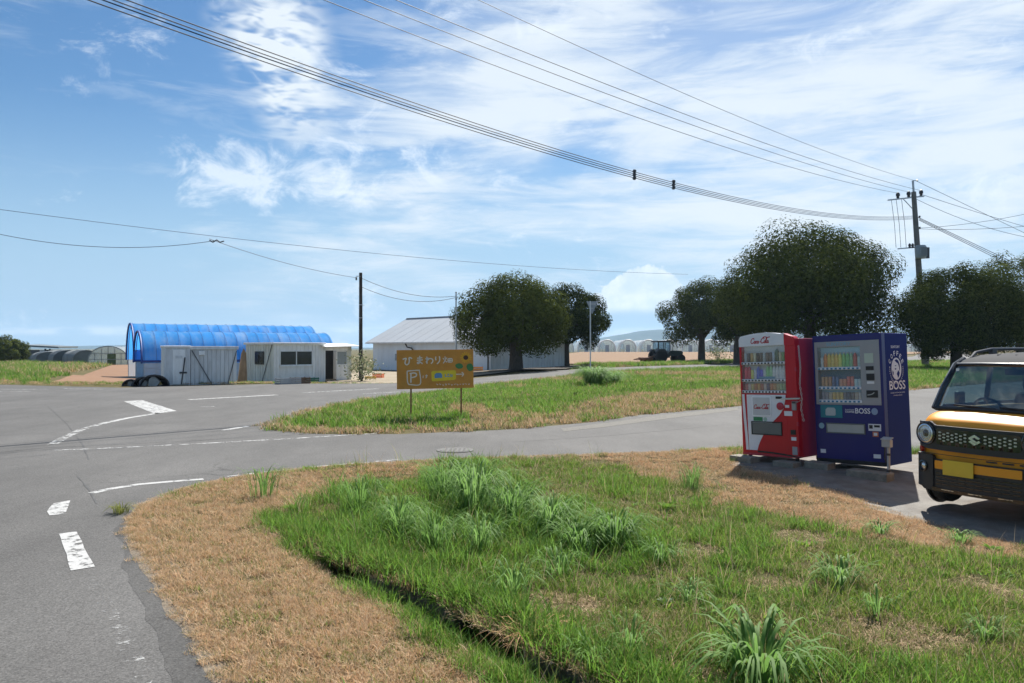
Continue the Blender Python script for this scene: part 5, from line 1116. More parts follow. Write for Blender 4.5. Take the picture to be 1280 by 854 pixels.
b_ = MB(); b_.bar(RM @ Vector((.72,-.035,.84)), RM @ Vector((1.03,-.045,.85)), .022); b_.build('lock_bar', M_STEEL, t); b_ = MB(); b_.lathe([(.028,0),(.028,.02),(0,.022)], RM @ Vector((.93,-.05,.78)), n=10); b_.build('padlock', M_DARKM, t)
# ------------------------------------------------------------------ orange kei wagon
C_BODY = pm('car_orange', (.76,.30,.022), .42, var=.03, coat=.08, spec=.3); C_ROOF = pm('car_roof_grey', (.040,.042,.047), .75, .0, var=.03, coat=.0, spec=.06)
C_BLK = pm('car_black_trim', (.016,.017,.020), .42, var=.06); C_GLOSSB = pm('car_gloss_black', (.010,.011,.013), .18, var=.03, coat=.5); C_CHR = pm('chrome', (.66,.68,.70), .26, 1.0, var=.03); C_TYRE = pm('tyre_rubber', (.014,.014,.014), .85, var=.2, bump=.3); C_GLS = glassmat('windscreen_glass', (.27,.37,.41), .8, .02, .05, (.40,.52,.56), .17); C_GLD = glassmat('tinted_glass', (.6,.66,.66), 1.0)  # C_GLS: film colour paints a pale reflection over the windscreen
C_SIDE = glassmat('side_glass', (.80,.88,.86), 1.0)
C_SEAT = pm('seat_fabric', (.05,.055,.06), .9, var=.15); C_DASH = pm('dashboard', (.045,.05,.055), .7, var=.1); C_PLATE = pm('plate_yellow', (.62,.42,.03), .45, var=.06); C_RED = pm('reflector_red', (.42,.03,.012), .25); C_LENS = glassmat('lamp_lens', (.92,.94,.96), 1.0); C_LAMPW = pm('lamp_reflector', (.55,.57,.58), .2, .9)
HW = .7375; RC = .24
def yf(x):                                  # plan shape of the nose
    a = abs(x); bow = .035*(min(a, HW-RC)/(HW-RC))**2
    if a <= HW-RC: return bow
    q = min(1., (a-(HW-RC))/RC); return bow + RC*(1 - math.sqrt(max(0, 1-q*q*.985)))
def front_panel(poly, off, th, mat, name, parent, step=.045):
    """sheet that follows the nose: outline in (x,z), pushed out by off, th thick"""
    pts = []
    n = len(poly)
    for i_ in range(n):
        a, b = Vector(poly[i_]), Vector(poly[(i_+1) % n]); k = max(1, int((b-a).length/.03))
        for j in range(k): pts.append(a.lerp(b, j/k))
    m = len(pts); xs = np.arange(min(p.x for p in pts), max(p.x for p in pts), step); zs = np.arange(min(p.y for p in pts), max(p.y for p in pts), step)
    X_, Z_ = np.meshgrid(xs, zs); ins = inside(X_, Z_, [tuple(p) for p in pts]); ext = [Vector((a, b)) for a, b in zip(X_[ins], Z_[ins])]
    v, e, f, *_ = delaunay_2d_cdt(pts+ext, [(i_, (i_+1) % m) for i_ in range(m)], [], 1, 1e-5)
    def pos(p, o):
        h = 1e-3; sl = (yf(p.x+h)-yf(p.x-h))/(2*h); nn = Vector((sl, -1, 0)).normalized(); nn = Vector((nn.x, nn.y, 0)); return Vector((p.x, yf(p.x), p.y)) + nn*o
    V = [pos(p, off) for p in v] + [pos(p, off-th) for p in v]; k = len(v)
    F = [tuple(q) for q in f] + [tuple(i_+k for i_ in reversed(q)) for q in f]
    F += [(i_, (i_+1) % m, (i_+1) % m + k, i_+k) for i_ in range(m)]
    return MB().add(V, F).build(name, mat, parent, smooth=True)
def rrect(x0, x1, z0, z1, r, k=5):
    out = []
    for cx, cz, a0 in ((x1-r,z0+r,-90),(x1-r,z1-r,0),(x0+r,z1-r,90),(x0+r,z0+r,180)):
        for j in range(k+1): a = R(a0 + 90*j/k); out.append((cx + r*math.cos(a), cz + r*math.sin(a)))
    return out
def car():
    t = thing('parked_car', 'orange boxy kei car with dark grey roof parked beside the blue vending machine', 'car', (4.95, 8.20, -.09), R(-60))
    LEN = 3.39
    ys = [0,.015,.05,.10,.17,.26,.40,.56,.70,1.0,1.6,2.4,3.0,3.25,3.34,3.38,3.39]
    def top(y): return float(np.interp(y, [0,.015,.05,.12,.25,.42,.60,1.1,3.0,3.39], [.93,.965,.995,1.022,1.055,1.10,1.12,1.12,1.10,1.06]))
    def hw(y):
        yy = y if y < 1.5 else LEN-y
        lo, hi = 0., HW
        if yy >= RC+.035: return HW
        for _ in range(30):
            md = (lo+hi)/2
            if yf(md) < yy: lo = md
            else: hi = md
        return max(lo, .42)
    secs = []
    for y in ys:
        w, zt = hw(y), top(y); half = [(0,.24),(w*.6,.24),(w*.90,.245),(w*.975,.29),(w*.995,.42),(w,.60),(w,.78),(w*.985,.90 if zt > .95 else .86),(w*.955,zt-.055),(w*.88,zt-.012),(w*.70,zt+.002),(w*.38,zt+.014),(0,zt+.018)]
        y = y + .045*max(0, 1-y/.35); secs.append([(x, y, z) for x, z in half] + [(-x, y, z) for x, z in half[-2:0:-1]])
    n = len(secs[0]); b = MB(); b.add([p for s in secs for p in s], [(i_*n+j, i_*n+(j+1) % n, (i_+1)*n+(j+1) % n, (i_+1)*n+j) for i_ in range(len(secs)-1) for j in range(n)] + [tuple(range(n)), tuple((len(secs)-1)*n+j for j in reversed(range(n)))])
    body = b.build('body', C_BODY, t, smooth=True)
    sb = body.modifiers.new('sub', 'SUBSURF'); sb.levels = 1; sb.render_levels = 1
    # black band with headlights
    front_panel([(-.735,.70),(-.55,.665),(-.3,.66),(.3,.66),(.55,.665),(.735,.70),(.735,.93),(.70,.965),(.52,.975),(.46,.935),(-.46,.935),(-.52,.975),(-.70,.965),(-.735,.93)], .012, .03, C_BLK, 'grille_panel', t)
    g = front_panel(rrect(-.44,.44,.725,.905,.03), .020, .012, C_GLOSSB, 'grille', t)
    gi = MB().prism([(-.016,0,0),(-.010,0,.008),(.010,0,.008),(.016,0,0),(.010,0,-.008),(-.010,0,-.008)], (0,-.005,0)).mesh('grille_insert', pm('satin_chrome', (.50,.50,.49), .3, .7))
    for s in (-1,1):
        for c in range(7):
            for r_ in range(3):
                x = s*(.105 + c*.048); z = .862 - r_*.036 - (.018 if c % 2 else 0); y = yf(x)-.0225
                inst('grille_insert', gi, g, (x,y,z))
    # emblem: a slanted S built of two hooks
    k = MB(); S = lambda pts: k.prism([(x*.062, -.026, .815+z*.058) for x, z in pts], (0,-.010,0))
    S([(0,1.0),(1,.38),(.62,.12),(.02,.50),(-.40,.24),(.42,-.26),(.80,-.02),(1.0,-.38),(.42,-.75),(.10,-.55),(-1,.2),(-1,.38)])
    S([(0,-1.0),(-1,-.38),(-.62,-.12),(-.02,-.50),(.30,-.30),(.62,-.50)])
    k.build('emblem', C_CHR, t)
    # headlights
    for s in (-1,1):
        cx, cz = s*.575, .835; sl = (yf(cx+.001)-yf(cx-.001))/.002; M = Matrix(((1,0,0),(0,1,0),(0,0,1))); ang = math.atan(sl)*.75
        M = Matrix.Rotation(ang, 3, 'Z') @ Matrix.Rotation(R(90), 3, 'X')
        hl = thing_part = bpy.data.objects.new('headlight', None); link(hl, t); hl.location = (cx, yf(cx)-.012, cz)
        MB().lathe([(.132,-.02),(.132,.010),(.122,.018),(.112,.012),(.108,-.02)], n=32, M=M).build('housing', C_GLOSSB, hl, smooth=True)
        MB().lathe([(.106,-.01),(.106,.014),(.094,.018),(.088,.004)], n=32, M=M).build('ring', C_CHR, hl, smooth=True)
        MB().lathe([(.088,.002),(.060,-.020),(.040,-.035),(.0,-.038)], n=28, M=M).build('reflector', C_LAMPW, hl, smooth=True)
        MB().lathe([(.042,-.02),(.042,.004),(.030,.014),(.0,.017)], n=20, M=M).build('projector', C_GLOSSB, hl, smooth=True)
        MB().lathe([(.066,-.004),(.070,.008),(.060,.010),(.058,-.004)], n=28, M=M).build('inner_ring', C_CHR, hl, smooth=True)
        MB().lathe([(.093,.016),(.075,.020),(.04,.0225),(.0,.023)], n=28, M=M).build('lens', C_LENS, hl, smooth=True)
    # hood seam, bumper seams
    front_panel([(-.70,.618),(.70,.618),(.70,.612),(-.70,.612)], .003, .004, C_BLK, 'bumper_seam', t)
    for x in (.10,.26,.42): front_panel(rrect(x,x+.11,.588,.604,.006,3), .004, .01, C_BLK, 'bumper_slot', t)
    # lower bumper
    front_panel([(-.66,.56),(.66,.56),(.66,.24),(.60,.205),(-.60,.205),(-.66,.24)], .014, .03, C_BLK, 'bumper_grille', t)
    for s in (-1,1):
        p = front_panel(rrect(min(s*.47,s*.734), max(s*.47,s*.734), .235,.605,.035), .030, .045, C_BLK, 'bumper_corner', t)
        cx, cz = s*.60, .465; ang = math.atan((yf(cx+.001)-yf(cx-.001))/.002)*.7; M = Matrix.Rotation(ang, 3, 'Z') @ Matrix.Rotation(R(90), 3, 'X'); c = Vector((cx, yf(cx)-.034, cz)) + Vector((math.sin(ang)*s*0, 0, 0))
        MB().lathe([(.062,-.02),(.062,.012),(.048,.016),(.045,-.01)], c, n=24, M=M).build('fog_bezel', C_GLOSSB, p, smooth=True); MB().lathe([(.045,-.006),(.03,.006),(.0,.010)], c, n=20, M=M).build('fog_lamp', C_LAMPW, p, smooth=True)
        cx, cz = s*.668, .665; ang = math.atan((yf(cx+.001)-yf(cx-.001))/.002); M = Matrix.Rotation(ang, 3, 'Z') @ Matrix.Rotation(R(90), 3, 'X')
        MB().lathe([(.040,-.02),(.040,.006),(.030,.010),(.0,.012)], (cx + math.sin(ang)*.004, yf(cx)-.003, cz-.015), n=20, M=M).build('marker_lamp', C_RED, t, smooth=True)
    front_panel(rrect(-.45,.45,.455,.545,.008,3), .030, .02, C_BODY, 'bumper_bar', t)
    for r_ in range(4):
        z = .415 - r_*.04; front_panel([(-.44,z),(.44,z),(.44,z-.012),(-.44,z-.012)], .022, .01, C_GLOSSB, 'lower_slat', t)
    front_panel([(-.50,.245),(.50,.245),(.48,.205),(-.48,.205)], .028, .02, C_GLOSSB, 'skid_plate', t)
    for x in (-.30,0,.30): front_panel([(x-.07,.236),(x+.07,.236),(x+.07,.229),(x-.07,.229)], .033, .006, C_CHR, 'skid_mark', t)
    MB().box(-.165-.17, .165-.17, -.052, -.044, .405, .57).build('number_plate', C_PLATE, t, bevel=.003)
    # cabin: pillars, roof, glass
    def zr(y): return float(np.interp(y, [.70,.84,1.1,2.0,3.0,3.25], [1.60,1.655,1.70,1.735,1.72,1.66]))
    A0, A1 = Vector((.70,.42,1.09)), Vector((.635,.73,1.60))
    for s in (-1,1):
        m = Vector((s,1,1)); f = lambda v: Vector((v.x*s, v.y, v.z))
        MB().tube([f(A0), f(A0.lerp(A1,.5))+Vector((s*.012,-.01,.0)), f(A1), f(Vector((.635,.90,1.668)))], [.042,.036,.034,.03], 8).build('pillar', C_GLOSSB, t, smooth=True)
        for (y0,y1) in ((1.50,1.52),(2.50,2.54),(3.28,3.22)): MB().bar(f(Vector((.705,y0,1.10))), f(Vector((.645,y1,1.68))), .07,.05).build('pillar', C_GLOSSB, t)
        MB().tube([f(Vector((.70,.60,1.115))), f(Vector((.712,1.8,1.12))), f(Vector((.70,3.3,1.10)))], .022, 6).build('belt_trim', C_BLK, t, smooth=True)
        for (y0,y1,z) in ((.58,1.46,.0),(1.55,2.46,.0),(2.56,3.22,.0)):
            ya = max(y0, .80); q = [(.710,y0,1.12),(.712,y1,1.12),(.650,y1,1.66),(.650, y0 if y0 > 1 else .86, 1.66 if y0 > 1 else 1.62)]
            MB().prism([f(Vector(p)) for p in q], (s*.004,0,0)).build('side_window', C_SIDE if y0 < 1 else C_GLD, t)
        MB().tube([f(Vector((.57,.92,1.675))), f(Vector((.585,1.06,1.745))), f(Vector((.59,1.4,1.785))), f(Vector((.59,2.6,1.79))), f(Vector((.57,2.95,1.735)))], [.014,.018,.018,.018,.014], 8).build('roof_rail', C_BLK, t, smooth=True)
        for y in (1.45,2.5): MB().box(s*.59-.02, s*.59+.02, y-.05, y+.05, 1.70, 1.785).build('rail_foot', C_BLK, t)
        for y in (.92,1.52,2.50): MB().box(min(s*.728,s*(HW+.003)), max(s*.728,s*(HW+.003)), y-.004, y+.004, .34, 1.06).build('door_seam', C_BLK, t)
        MB().box(min(s*.728,s*(HW+.003)), max(s*.728,s*(HW+.003)), .92, 2.50, .335, .345).build('door_seam', C_BLK, t)
        for y in (1.38,1.66): MB().box(min(s*HW,s*(HW+.03)), max(s*HW,s*(HW+.03)), y-.08, y+.08, .93, .965).build('door_handle', C_BLK, t, bevel=.008)
        MB().box(min(s*.70,s*(HW+.010)), max(s*.70,s*(HW+.010)), .30, 3.10, .235, .325).build('side_sill', C_BLK, t, bevel=.01)
        # door mirror, wheels, arches
        MB().box(min(s*.70,s*.765), max(s*.70,s*.765), .90,1.06,1.10,1.28).build('door_mirror', C_BLK, t, bevel=.03)
        for y in (.60, 2.92):
            MB().lathe([(.34,-.01),(.34,.012),(.315,.016),(.0,.016)], (s*(HW-.004), y, .31), 'X', 28, M=Matrix.Scale(s,3,(1,0,0))).build('wheel_arch', C_BLK, t)
            w = MB().lathe([(.16,-.08),(.27,-.085),(.285,-.06),(.285,.05),(.27,.078),(.18,.085)], (s*(HW-.075), y, .285), 'X', 28, M=Matrix.Scale(s,3,(1,0,0))).build('wheel', C_TYRE, t, smooth=True)
            MB().lathe([(.185,.075),(.17,.094),(.05,.098),(0,.105)], (s*(HW-.075), y, .285), 'X', 24, M=Matrix.Scale(s,3,(1,0,0))).build('rim', C_CHR, w, smooth=True)
    secs = []; ry = [.71,.76,.83,.93,1.1,1.5,2.2,2.7,3.0,3.2,3.27]
    for y in ry:
        w = float(np.interp(y, [.71,.9,3.0,3.27], [.62,.65,.65,.61])); z = zr(y); half = [(w+.012,z-.05),(w,z-.015),(w-.06,z+.012),(w*.55,z+.028),(0,z+.034)]
        secs.append([(x,y,zz_) for x, zz_ in half] + [(-x,y,zz_) for x, zz_ in half[-2::-1]])
    k = len(secs[0]); b = MB(); b.add([p for s in secs for p in s] + [(p[0]*.97,p[1],p[2]-.05) for s in secs for p in s], [(i_*k+j, i_*k+j+1, (i_+1)*k+j+1, (i_+1)*k+j) for i_ in range(len(ry)-1) for j in range(k-1)] + [((len(ry)+i_)*k+j, (len(ry)+i_+1)*k+j, (len(ry)+i_+1)*k+j+1, (len(ry)+i_)*k+j+1) for i_ in range(len(ry)-1) for j in range(k-1)]); rf = b.build('roof', C_ROOF, t, smooth=True)
    for x in (-.30,-.10,.10,.30): MB().tube([(x,1.0,zr(1.0)+.03),(x,2.2,zr(2.2)+.034),(x,3.0,zr(3.0)+.03)], .010, 6).build('roof_rib', C_ROOF, rf, smooth=True)
    MB().tube([(-.635,.73,1.60),(-.3,.695,1.608),(.3,.695,1.608),(.635,.73,1.60)], .024, 8).build('windscreen_header', C_GLOSSB, t, smooth=True)
    # windscreen, gently bowed
    v = []; nu, nv = 14, 8
    for i_ in range(nv+1):
        tt = i_/nv
        for j in range(nu+1):
            u = -1 + 2*j/nu; w = .69*(1-tt) + .625*tt; v.append((u*w, (.415 + .315*tt) - .045*(1-u*u), 1.10 + .50*tt + .008*math.sin(math.pi*tt)))
    MB().add(v, [(i_*(nu+1)+j, i_*(nu+1)+j+1, (i_+1)*(nu+1)+j+1, (i_+1)*(nu+1)+j) for i_ in range(nv) for j in range(nu)]).build('windscreen', C_GLS, t, smooth=True)
    MB().tube([(-.69,.42,1.095),(-.34,.375,1.108),(0,.36,1.112),(.34,.375,1.108),(.69,.42,1.095)], .026, 8).build('cowl', C_BLK, t, smooth=True)
    for x0, x1 in ((-.45,.02),(.05,.55)): MB().tube([(x1,.352,1.132),(x0,.372,1.150)], .011, 6).build('wiper', C_BLK, t, smooth=True)
    MB().box(-.60,-.56,.675,.68,1.525,1.56).build('windscreen_sticker', C_LAMPW, t)
    MB().box(-.56,.56,3.29,3.30,1.10,1.62).build('rear_window', C_GLD, t)
    # interior
    MB().prism([(-.66,.46,.70),(.66,.46,.70),(.66,.46,1.075),(-.66,.46,1.075)], (0,.38,.0)).build('dashboard', C_DASH, t, bevel=.03)
    MB().box(-.68,.68,.95,3.2,.30,.36).build('cabin_floor', C_DASH, t)
    for x in (-.34,.34):
        s = MB().box(x-.25,x+.25,1.30,1.75,.55,.72).build('seat', C_SEAT, t, bevel=.05); MB().prism([(x-.24,1.68,.68),(x+.24,1.68,.68),(x+.22,1.86,1.24),(x-.22,1.86,1.24)], (0,.12,.02)).build('backrest', C_SEAT, s, bevel=.05); MB().box(x-.13,x+.13,1.86,1.95,1.27,1.45).build('headrest', C_SEAT, s, bevel=.035)
    s = MB().box(-.58,.58,2.35,2.80,.55,.70).build('rear_seat', C_SEAT, t, bevel=.05); MB().prism([(-.57,2.74,.66),(.57,2.74,.66),(.55,2.88,1.18),(-.55,2.88,1.18)], (0,.12,0)).build('backrest', C_SEAT, s, bevel=.05)
    for x in (-.32,.32): MB().box(x-.12,x+.12,2.86,2.94,1.20,1.34).build('headrest', C_SEAT, s, bevel=.03)
    M = Matrix.Rotation(R(-62),3,'X'); c = Vector((-.34,.90,1.06)); pts = [c + M @ Vector((.175*math.cos(a), .175*math.sin(a), 0)) for a in np.linspace(0,2*math.pi,25)]
    sw = MB().tube(pts, .015, 7, cap=False).build('steering_wheel', C_BLK, t, smooth=True); MB().bar(c + M @ Vector((-.17,0,0)), c + M @ Vector((.17,0,0)), .03).build('spoke', C_BLK, sw); MB().bar(c, c + Vector((0,-.22,-.10)), .05).build('column', C_BLK, sw)
    MB().box(-.105,.105,.76,.79,1.495,1.565).build('rear_view_mirror', C_BLK, t, bevel=.012)
    MB().bar((0,.79,1.56),(0,.80,1.62), .03).build('mirror_stem', C_BLK, t)
car()
# ------------------------------------------------------------------ tractor at the edge of the field
def tractor():
    g = P(832, 453.5); t = thing('tractor', 'dark green cab tractor with rear tiller at the edge of the field', 'tractor', g, R(16)); s = g.y/960; k = 27.5*s/2.45
    t.scale = (k, k, k); M_T = pm('tractor_green', (.025,.045,.035), .5); M_TC = pm('tractor_cab', (.03,.035,.04), .5); M_TG = glassmat('cab_glass', (.70,.78,.82), .9)
    MB().prism([(.15,-.36,.75),(1.95,-.30,.72),(2.02,-.30,1.15),(1.8,-.33,1.32),(.15,-.38,1.38)], (0,.72,0)).build('bonnet', M_T, t, bevel=.05)
    MB().box(-1.3,.3,-.5,.5,.55,1.0).build('chassis', M_TC, t, bevel=.04)
    for x, y in ((-1.25,-.62),(-1.25,.62),(.25,-.55),(.25,.55),(-.55,-.64),(-.55,.64)): MB().bar((x,y,.95),(x*.96,y*.95,2.28), .07).build('cab_post', M_TC, t)
    MB().box(-1.42,.35,-.74,.74,2.27,2.45).build('cab_roof', M_TC, t, bevel=.05)
    for y in (-.60,.60): MB().box(-1.2,.22,y-.01,y+.01,1.15,2.27).build('side_glass', M_TG, t)
    MB().box(.24,.25,-.55,.55,1.25,2.25).build('front_glass', M_TG, t); MB().box(-1.27,-1.26,-.6,.6,1.3,2.25).build('rear_glass', M_TG, t)
    sd = MB().box(-1.0,-.55,-.25,.25,.95,1.15).build('seat', M_TC, t, bevel=.04); MB().box(-1.1,-.98,-.24,.24,1.1,1.65).build('backrest', M_TC, sd, bevel=.04)
    for x, r_, w in ((-.95,.72,.40),(1.5,.46,.28)):
        for s_ in (-1,1):
            wh = MB().lathe([(r_*.5,-w/2),(r_*.93,-w/2),(r_,-w*.35),(r_,w*.35),(r_*.93,w/2),(r_*.5,w/2)], (x, s_*.82, r_), 'Y', 24).build('wheel', C_TYRE, t, smooth=True); MB().lathe([(r_*.52,-w*.3),(r_*.2,-w*.1),(0,-.05)], (x, s_*.82, r_), 'Y', 20, M=Matrix.Scale(s_,3,(0,1,0))).build('rim', M_TC, wh)
    for s_ in (-1,1): MB().prism([(-1.6,s_*.82-.2,1.25),(-1.3,s_*.82-.2,1.5),(-.6,s_*.82-.2,1.52),(-.25,s_*.82-.2,1.2)], (0,.4,.04)).build('fender', M_TC, t)
    MB().tube([(1.0,.2,1.3),(1.0,.2,2.1)], .05, 8).build('exhaust', M_TC, t)
    tl = MB().box(-2.9,-2.0,-.95,.95,.30,.60).build('tiller', M_RUST, t, bevel=.05); MB().bar((-2.1,0,.55),(-1.2,0,.8), .15).build('hitch', M_RUST, tl); MB().tube([(-2.9,-.7,.5),(-3.5,-.7,.35),(-3.55,.7,.35),(-2.9,.7,.5)], .05, 6).build('rear_bar', M_RUST, tl)
    for y in np.linspace(-.8,.8,9): MB().lathe([(.28,-.02),(.28,.02)], (-2.45,float(y),.30), 'Y', 10).build('tine_disc', M_RUST, tl)
tractor()
# ------------------------------------------------------------------ grass
GR = leafmat('lawn_blade', (.090,.200,.024), (.185,.315,.048), .7, .50, .05)
GCL = leafmat('clump_blade', (.120,.235,.050), (.210,.345,.105), .6, .5, .15)
GR2 = leafmat('lush_blade', (.110,.225,.042), (.190,.330,.080), .6, .50, .1)
GD = leafmat('straw_blade', (.47,.335,.205), (.68,.515,.340), .8, .30, .1)
GDB = leafmat('rusty_straw_blade', (.49,.285,.145), (.64,.415,.235), .8, .30, .1)
GO = leafmat('olive_blade', (.155,.180,.048), (.26,.26,.080), .65, .42, .12)
GB = leafmat('brown_thatch_blade', (.19,.140,.080), (.33,.25,.150), .85, .2, .1)
def blades(rng, n, rad, h0, h1, w, lean0, lean1, seg=2, mats=1, probs=(1,)):
    V, Fq, MI = [], [], []; base = 0
    for _ in range(n):
        r_ = rad*math.sqrt(rng.random()); a = rng.random()*6.283; x, y = r_*math.cos(a), r_*math.sin(a)
        h = h0 + (h1-h0)*rng.random(); d = rng.random()*6.283; ln = lean0 + (lean1-lean0)*rng.random(); dx, dy = math.cos(d), math.sin(d); px, py = -dy*w/2, dx*w/2
        tw = rng.normal()*.4; px, py = px*math.cos(tw)-py*math.sin(tw), px*math.sin(tw)+py*math.cos(tw)
        pts = []
        for k in range(seg+1):
            t = k/seg; out = h*ln*t**1.7; z = h*(t - .5*ln*ln*.55*t*t); f = (1 - t)**.6 if k < seg else .06
            c = (x + dx*out, y + dy*out, max(z, .004)); V.append((c[0]+px*f, c[1]+py*f, c[2])); V.append((c[0]-px*f, c[1]-py*f, c[2]))
        m = int(rng.choice(len(probs), p=probs))
        for k in range(seg): Fq.append((base+2*k, base+2*k+1, base+2*k+3, base+2*k+2)); MI.append(m)
        base += 2*(seg+1)
    return V, Fq, MI
TUFTS = {}
def tuft_set(key, nvar, n, rad, h0, h1, w, l0, l1, mats, probs, seg=2):
    col = bpy.data.collections.new('tufts_'+key); rng = np.random.default_rng(abs(hash(key)) % 1000 if False else sum(map(ord, key)))
    for k in range(nvar):
        V, F_, MI = blades(rng, n, rad, h0, h1, w, l0, l1, seg, len(mats), probs); o = bpy.data.objects.new('tuft_%s_%d' % (key, k), raw_mesh('tuft', V, F_, mats, MI)); col.objects.link(o)
    TUFTS[key] = (col, nvar); return col
tuft_set('lawn', 6, 46, .085, .03, .085, .0050, .2, 1.1, [GR, GO, GD], (.62,.25,.13))
GY = leafmat('yellow_green_blade', (.145,.225,.030), (.235,.325,.058), .6, .5, .12)
tuft_set('leafy', 5, 16, .08, .035, .08, .016, .6, 1.5, [GR2, GY, GR], (.45,.35,.20), 3)
tuft_set('yellow', 5, 44, .085, .03, .09, .0052, .2, 1.1, [GY, GR, GD], (.60,.22,.18))
tuft_set('stalk', 5, 6, .10, .14, .32, .0042, .1, .6, [GO, GD, GY], (.4,.35,.25), 3)
tuft_set('olive', 5, 46, .085, .03, .07, .0050, .3, 1.3, [GO, GR, GD], (.45,.25,.30))
tuft_set('straw', 6, 55, .085, .025, .065, .0048, .3, 1.5, [GD, GDB, GO], (.62,.28,.10))
tuft_set('rust', 5, 50, .09, .02, .055, .0050, .5, 1.6, [GDB, GD, GB], (.55,.30,.15))
tuft_set('thatch', 5, 46, .09, .012, .04, .0052, .8, 1.8, [GB, GD, GO], (.40,.42,.18))
tuft_set('tall', 6, 26, .10, .12, .27, .0085, .25, 1.0, [GR2, GR, GO], (.60,.32,.08), 3)
tuft_set('mid', 6, 34, .10, .07, .16, .0065, .25, 1.1, [GR, GR2, GO], (.55,.30,.15), 3)
tuft_set('far', 5, 44, .26, .10, .26, .022, .2, 1.0, [GR, GY, GD, GR2], (.45,.25,.08,.22))
tuft_set('fardry', 5, 44, .26, .07, .20, .022, .3, 1.2, [GD, GO, GDB], (.45,.35,.20))
def scatter(name, x, y, keys, sc, label_kind='stuff', dz=0.0, zs=None):
    """one grass object: points carry which tuft, how big and which way round"""
    kinds = sorted(set(keys)); col = bpy.data.collections.new(name+'_tufts'); start = {}; n0 = 0
    names = []
    for kd in kinds:
        for o in TUFTS[kd][0].objects:
            c = bpy.data.objects.new('%03d_%s' % (n0, kd), o.data); col.objects.link(c); 
            start.setdefault(kd, n0); n0 += 1
    keys = np.array(keys); idx = np.array([start[k] for k in keys]) + RNG.integers(0, 5, len(keys))
    z = (gz(x, y) if zs is None else zs) + dz
    me = bpy.data.meshes.new(name); n = len(x); me.vertices.add(n); me.vertices.foreach_set('co', np.column_stack([x, y, z]).astype(np.float32).ravel())
    a = me.attributes.new('which', 'INT', 'POINT'); a.data.foreach_set('value', idx.astype(np.int32))
    a = me.attributes.new('size', 'FLOAT', 'POINT'); a.data.foreach_set('value', np.asarray(sc, np.float32))
    rot = np.column_stack([RNG.normal(size=n)*.10, RNG.normal(size=n)*.10, RNG.random(n)*6.283]).astype(np.float32)
    a = me.attributes.new('turn', 'FLOAT_VECTOR', 'POINT'); a.data.foreach_set('vector', rot.ravel())
    o = link(bpy.data.objects.new(name, me)); o['kind'] = 'stuff'
    ng = bpy.data.node_groups.new(name+'_scatter', 'GeometryNodeTree'); ng.interface.new_socket('Geometry', in_out='INPUT', socket_type='NodeSocketGeometry'); ng.interface.new_socket('Geometry', in_out='OUTPUT', socket_type='NodeSocketGeometry')
    N = ng.nodes; L = ng.links; gi = N.new('NodeGroupInput'); go = N.new('NodeGroupOutput'); ip = N.new('GeometryNodeInstanceOnPoints'); ci = N.new('GeometryNodeCollectionInfo')
    ci.inputs['Collection'].default_value = col; ci.inputs['Separate Children'].default_value = True; ci.inputs['Reset Children'].default_value = True; ip.inputs['Pick Instance'].default_value = True
    def att(nm, ty):
        q = N.new('GeometryNodeInputNamedAttribute'); q.data_type = ty; q.inputs['Name'].default_value = nm; return q.outputs['Attribute']
    L.new(gi.outputs[0], ip.inputs['Points']); L.new(ci.outputs[0], ip.inputs['Instance']); L.new(att('which', 'INT'), ip.inputs['Instance Index']); L.new(att('turn', 'FLOAT_VECTOR'), ip.inputs['Rotation']); L.new(att('size', 'FLOAT'), ip.inputs['Scale']); L.new(ip.outputs[0], go.inputs[0])
    md = o.modifiers.new('scatter', 'NODES'); md.node_group = ng; return o
def PX(*pts): return [tuple(P(*p)[:2]) for p in pts]
VERGE = PX((140,668),(175,634),(215,617),(262,605),(330,594),(420,590),(455,600),(400,628),(340,640),(330,660),(372,690),(430,735),(520,800),(640,880),(250,880))
STRIP = PX((735,571),(800,566),(925,563),(930,585),(1010,605),(1110,634),(1160,650),(1280,672),(1310,705),(1200,690),(1100,680),(980,655),(900,630),(850,600))
RUSTY = PX((400,588),(520,577),(545,590),(520,606),(430,606))
LUSH = PX((500,590),(600,578),(700,625),(810,650),(840,700),(760,720),(640,700),(560,650))
LUSH2 = PX((320,610),(480,600),(560,640),(640,700),(600,720),(480,700),(400,660))
BARE = [(700,755,60,16),(1000,672,40,9),(560,700,26,12),(860,690,60,10),(600,752,40,10),(1120,800,70,16),(980,735,60,12),(720,700,40,12),(860,850,60,12),(1250,740,40,14)]
DITCHG = PX((335,640),(450,712),(540,744),(620,792),(760,854),(790,880),(640,880),(520,802),(430,738),(372,692),(325,655))
def lawn_points(x0, x1, y0, y1, per_m2):
    n = int((x1-x0)*(y1-y0)*per_m2); x = RNG.uniform(x0, x1, n); y = RNG.uniform(y0, y1, n)
    d, s, _ = seg_dist(x, y, EDGE); ok = (s < 0) & ~((d < .05)); wob = .05*RNG.normal(size=n)
    ok = (s < 0) & (d + wob > .07)
    d2, s2, a2 = seg_dist(x, y, DITCH); ok &= ~((d2 < .17) & (s2 < 0) & (a2 > 2.6) & (RNG.random(n) < .55))      # ditch bottom nearly bare
    ok &= ~((d2 < .04) & (s2 > 0) & (a2 > 3.4))
    ap = inside(x, y, apron_in); ok &= ~ap
    return x[ok], y[ok]
apron_in = [tuple(Vector(p[:2])) for p in apron]
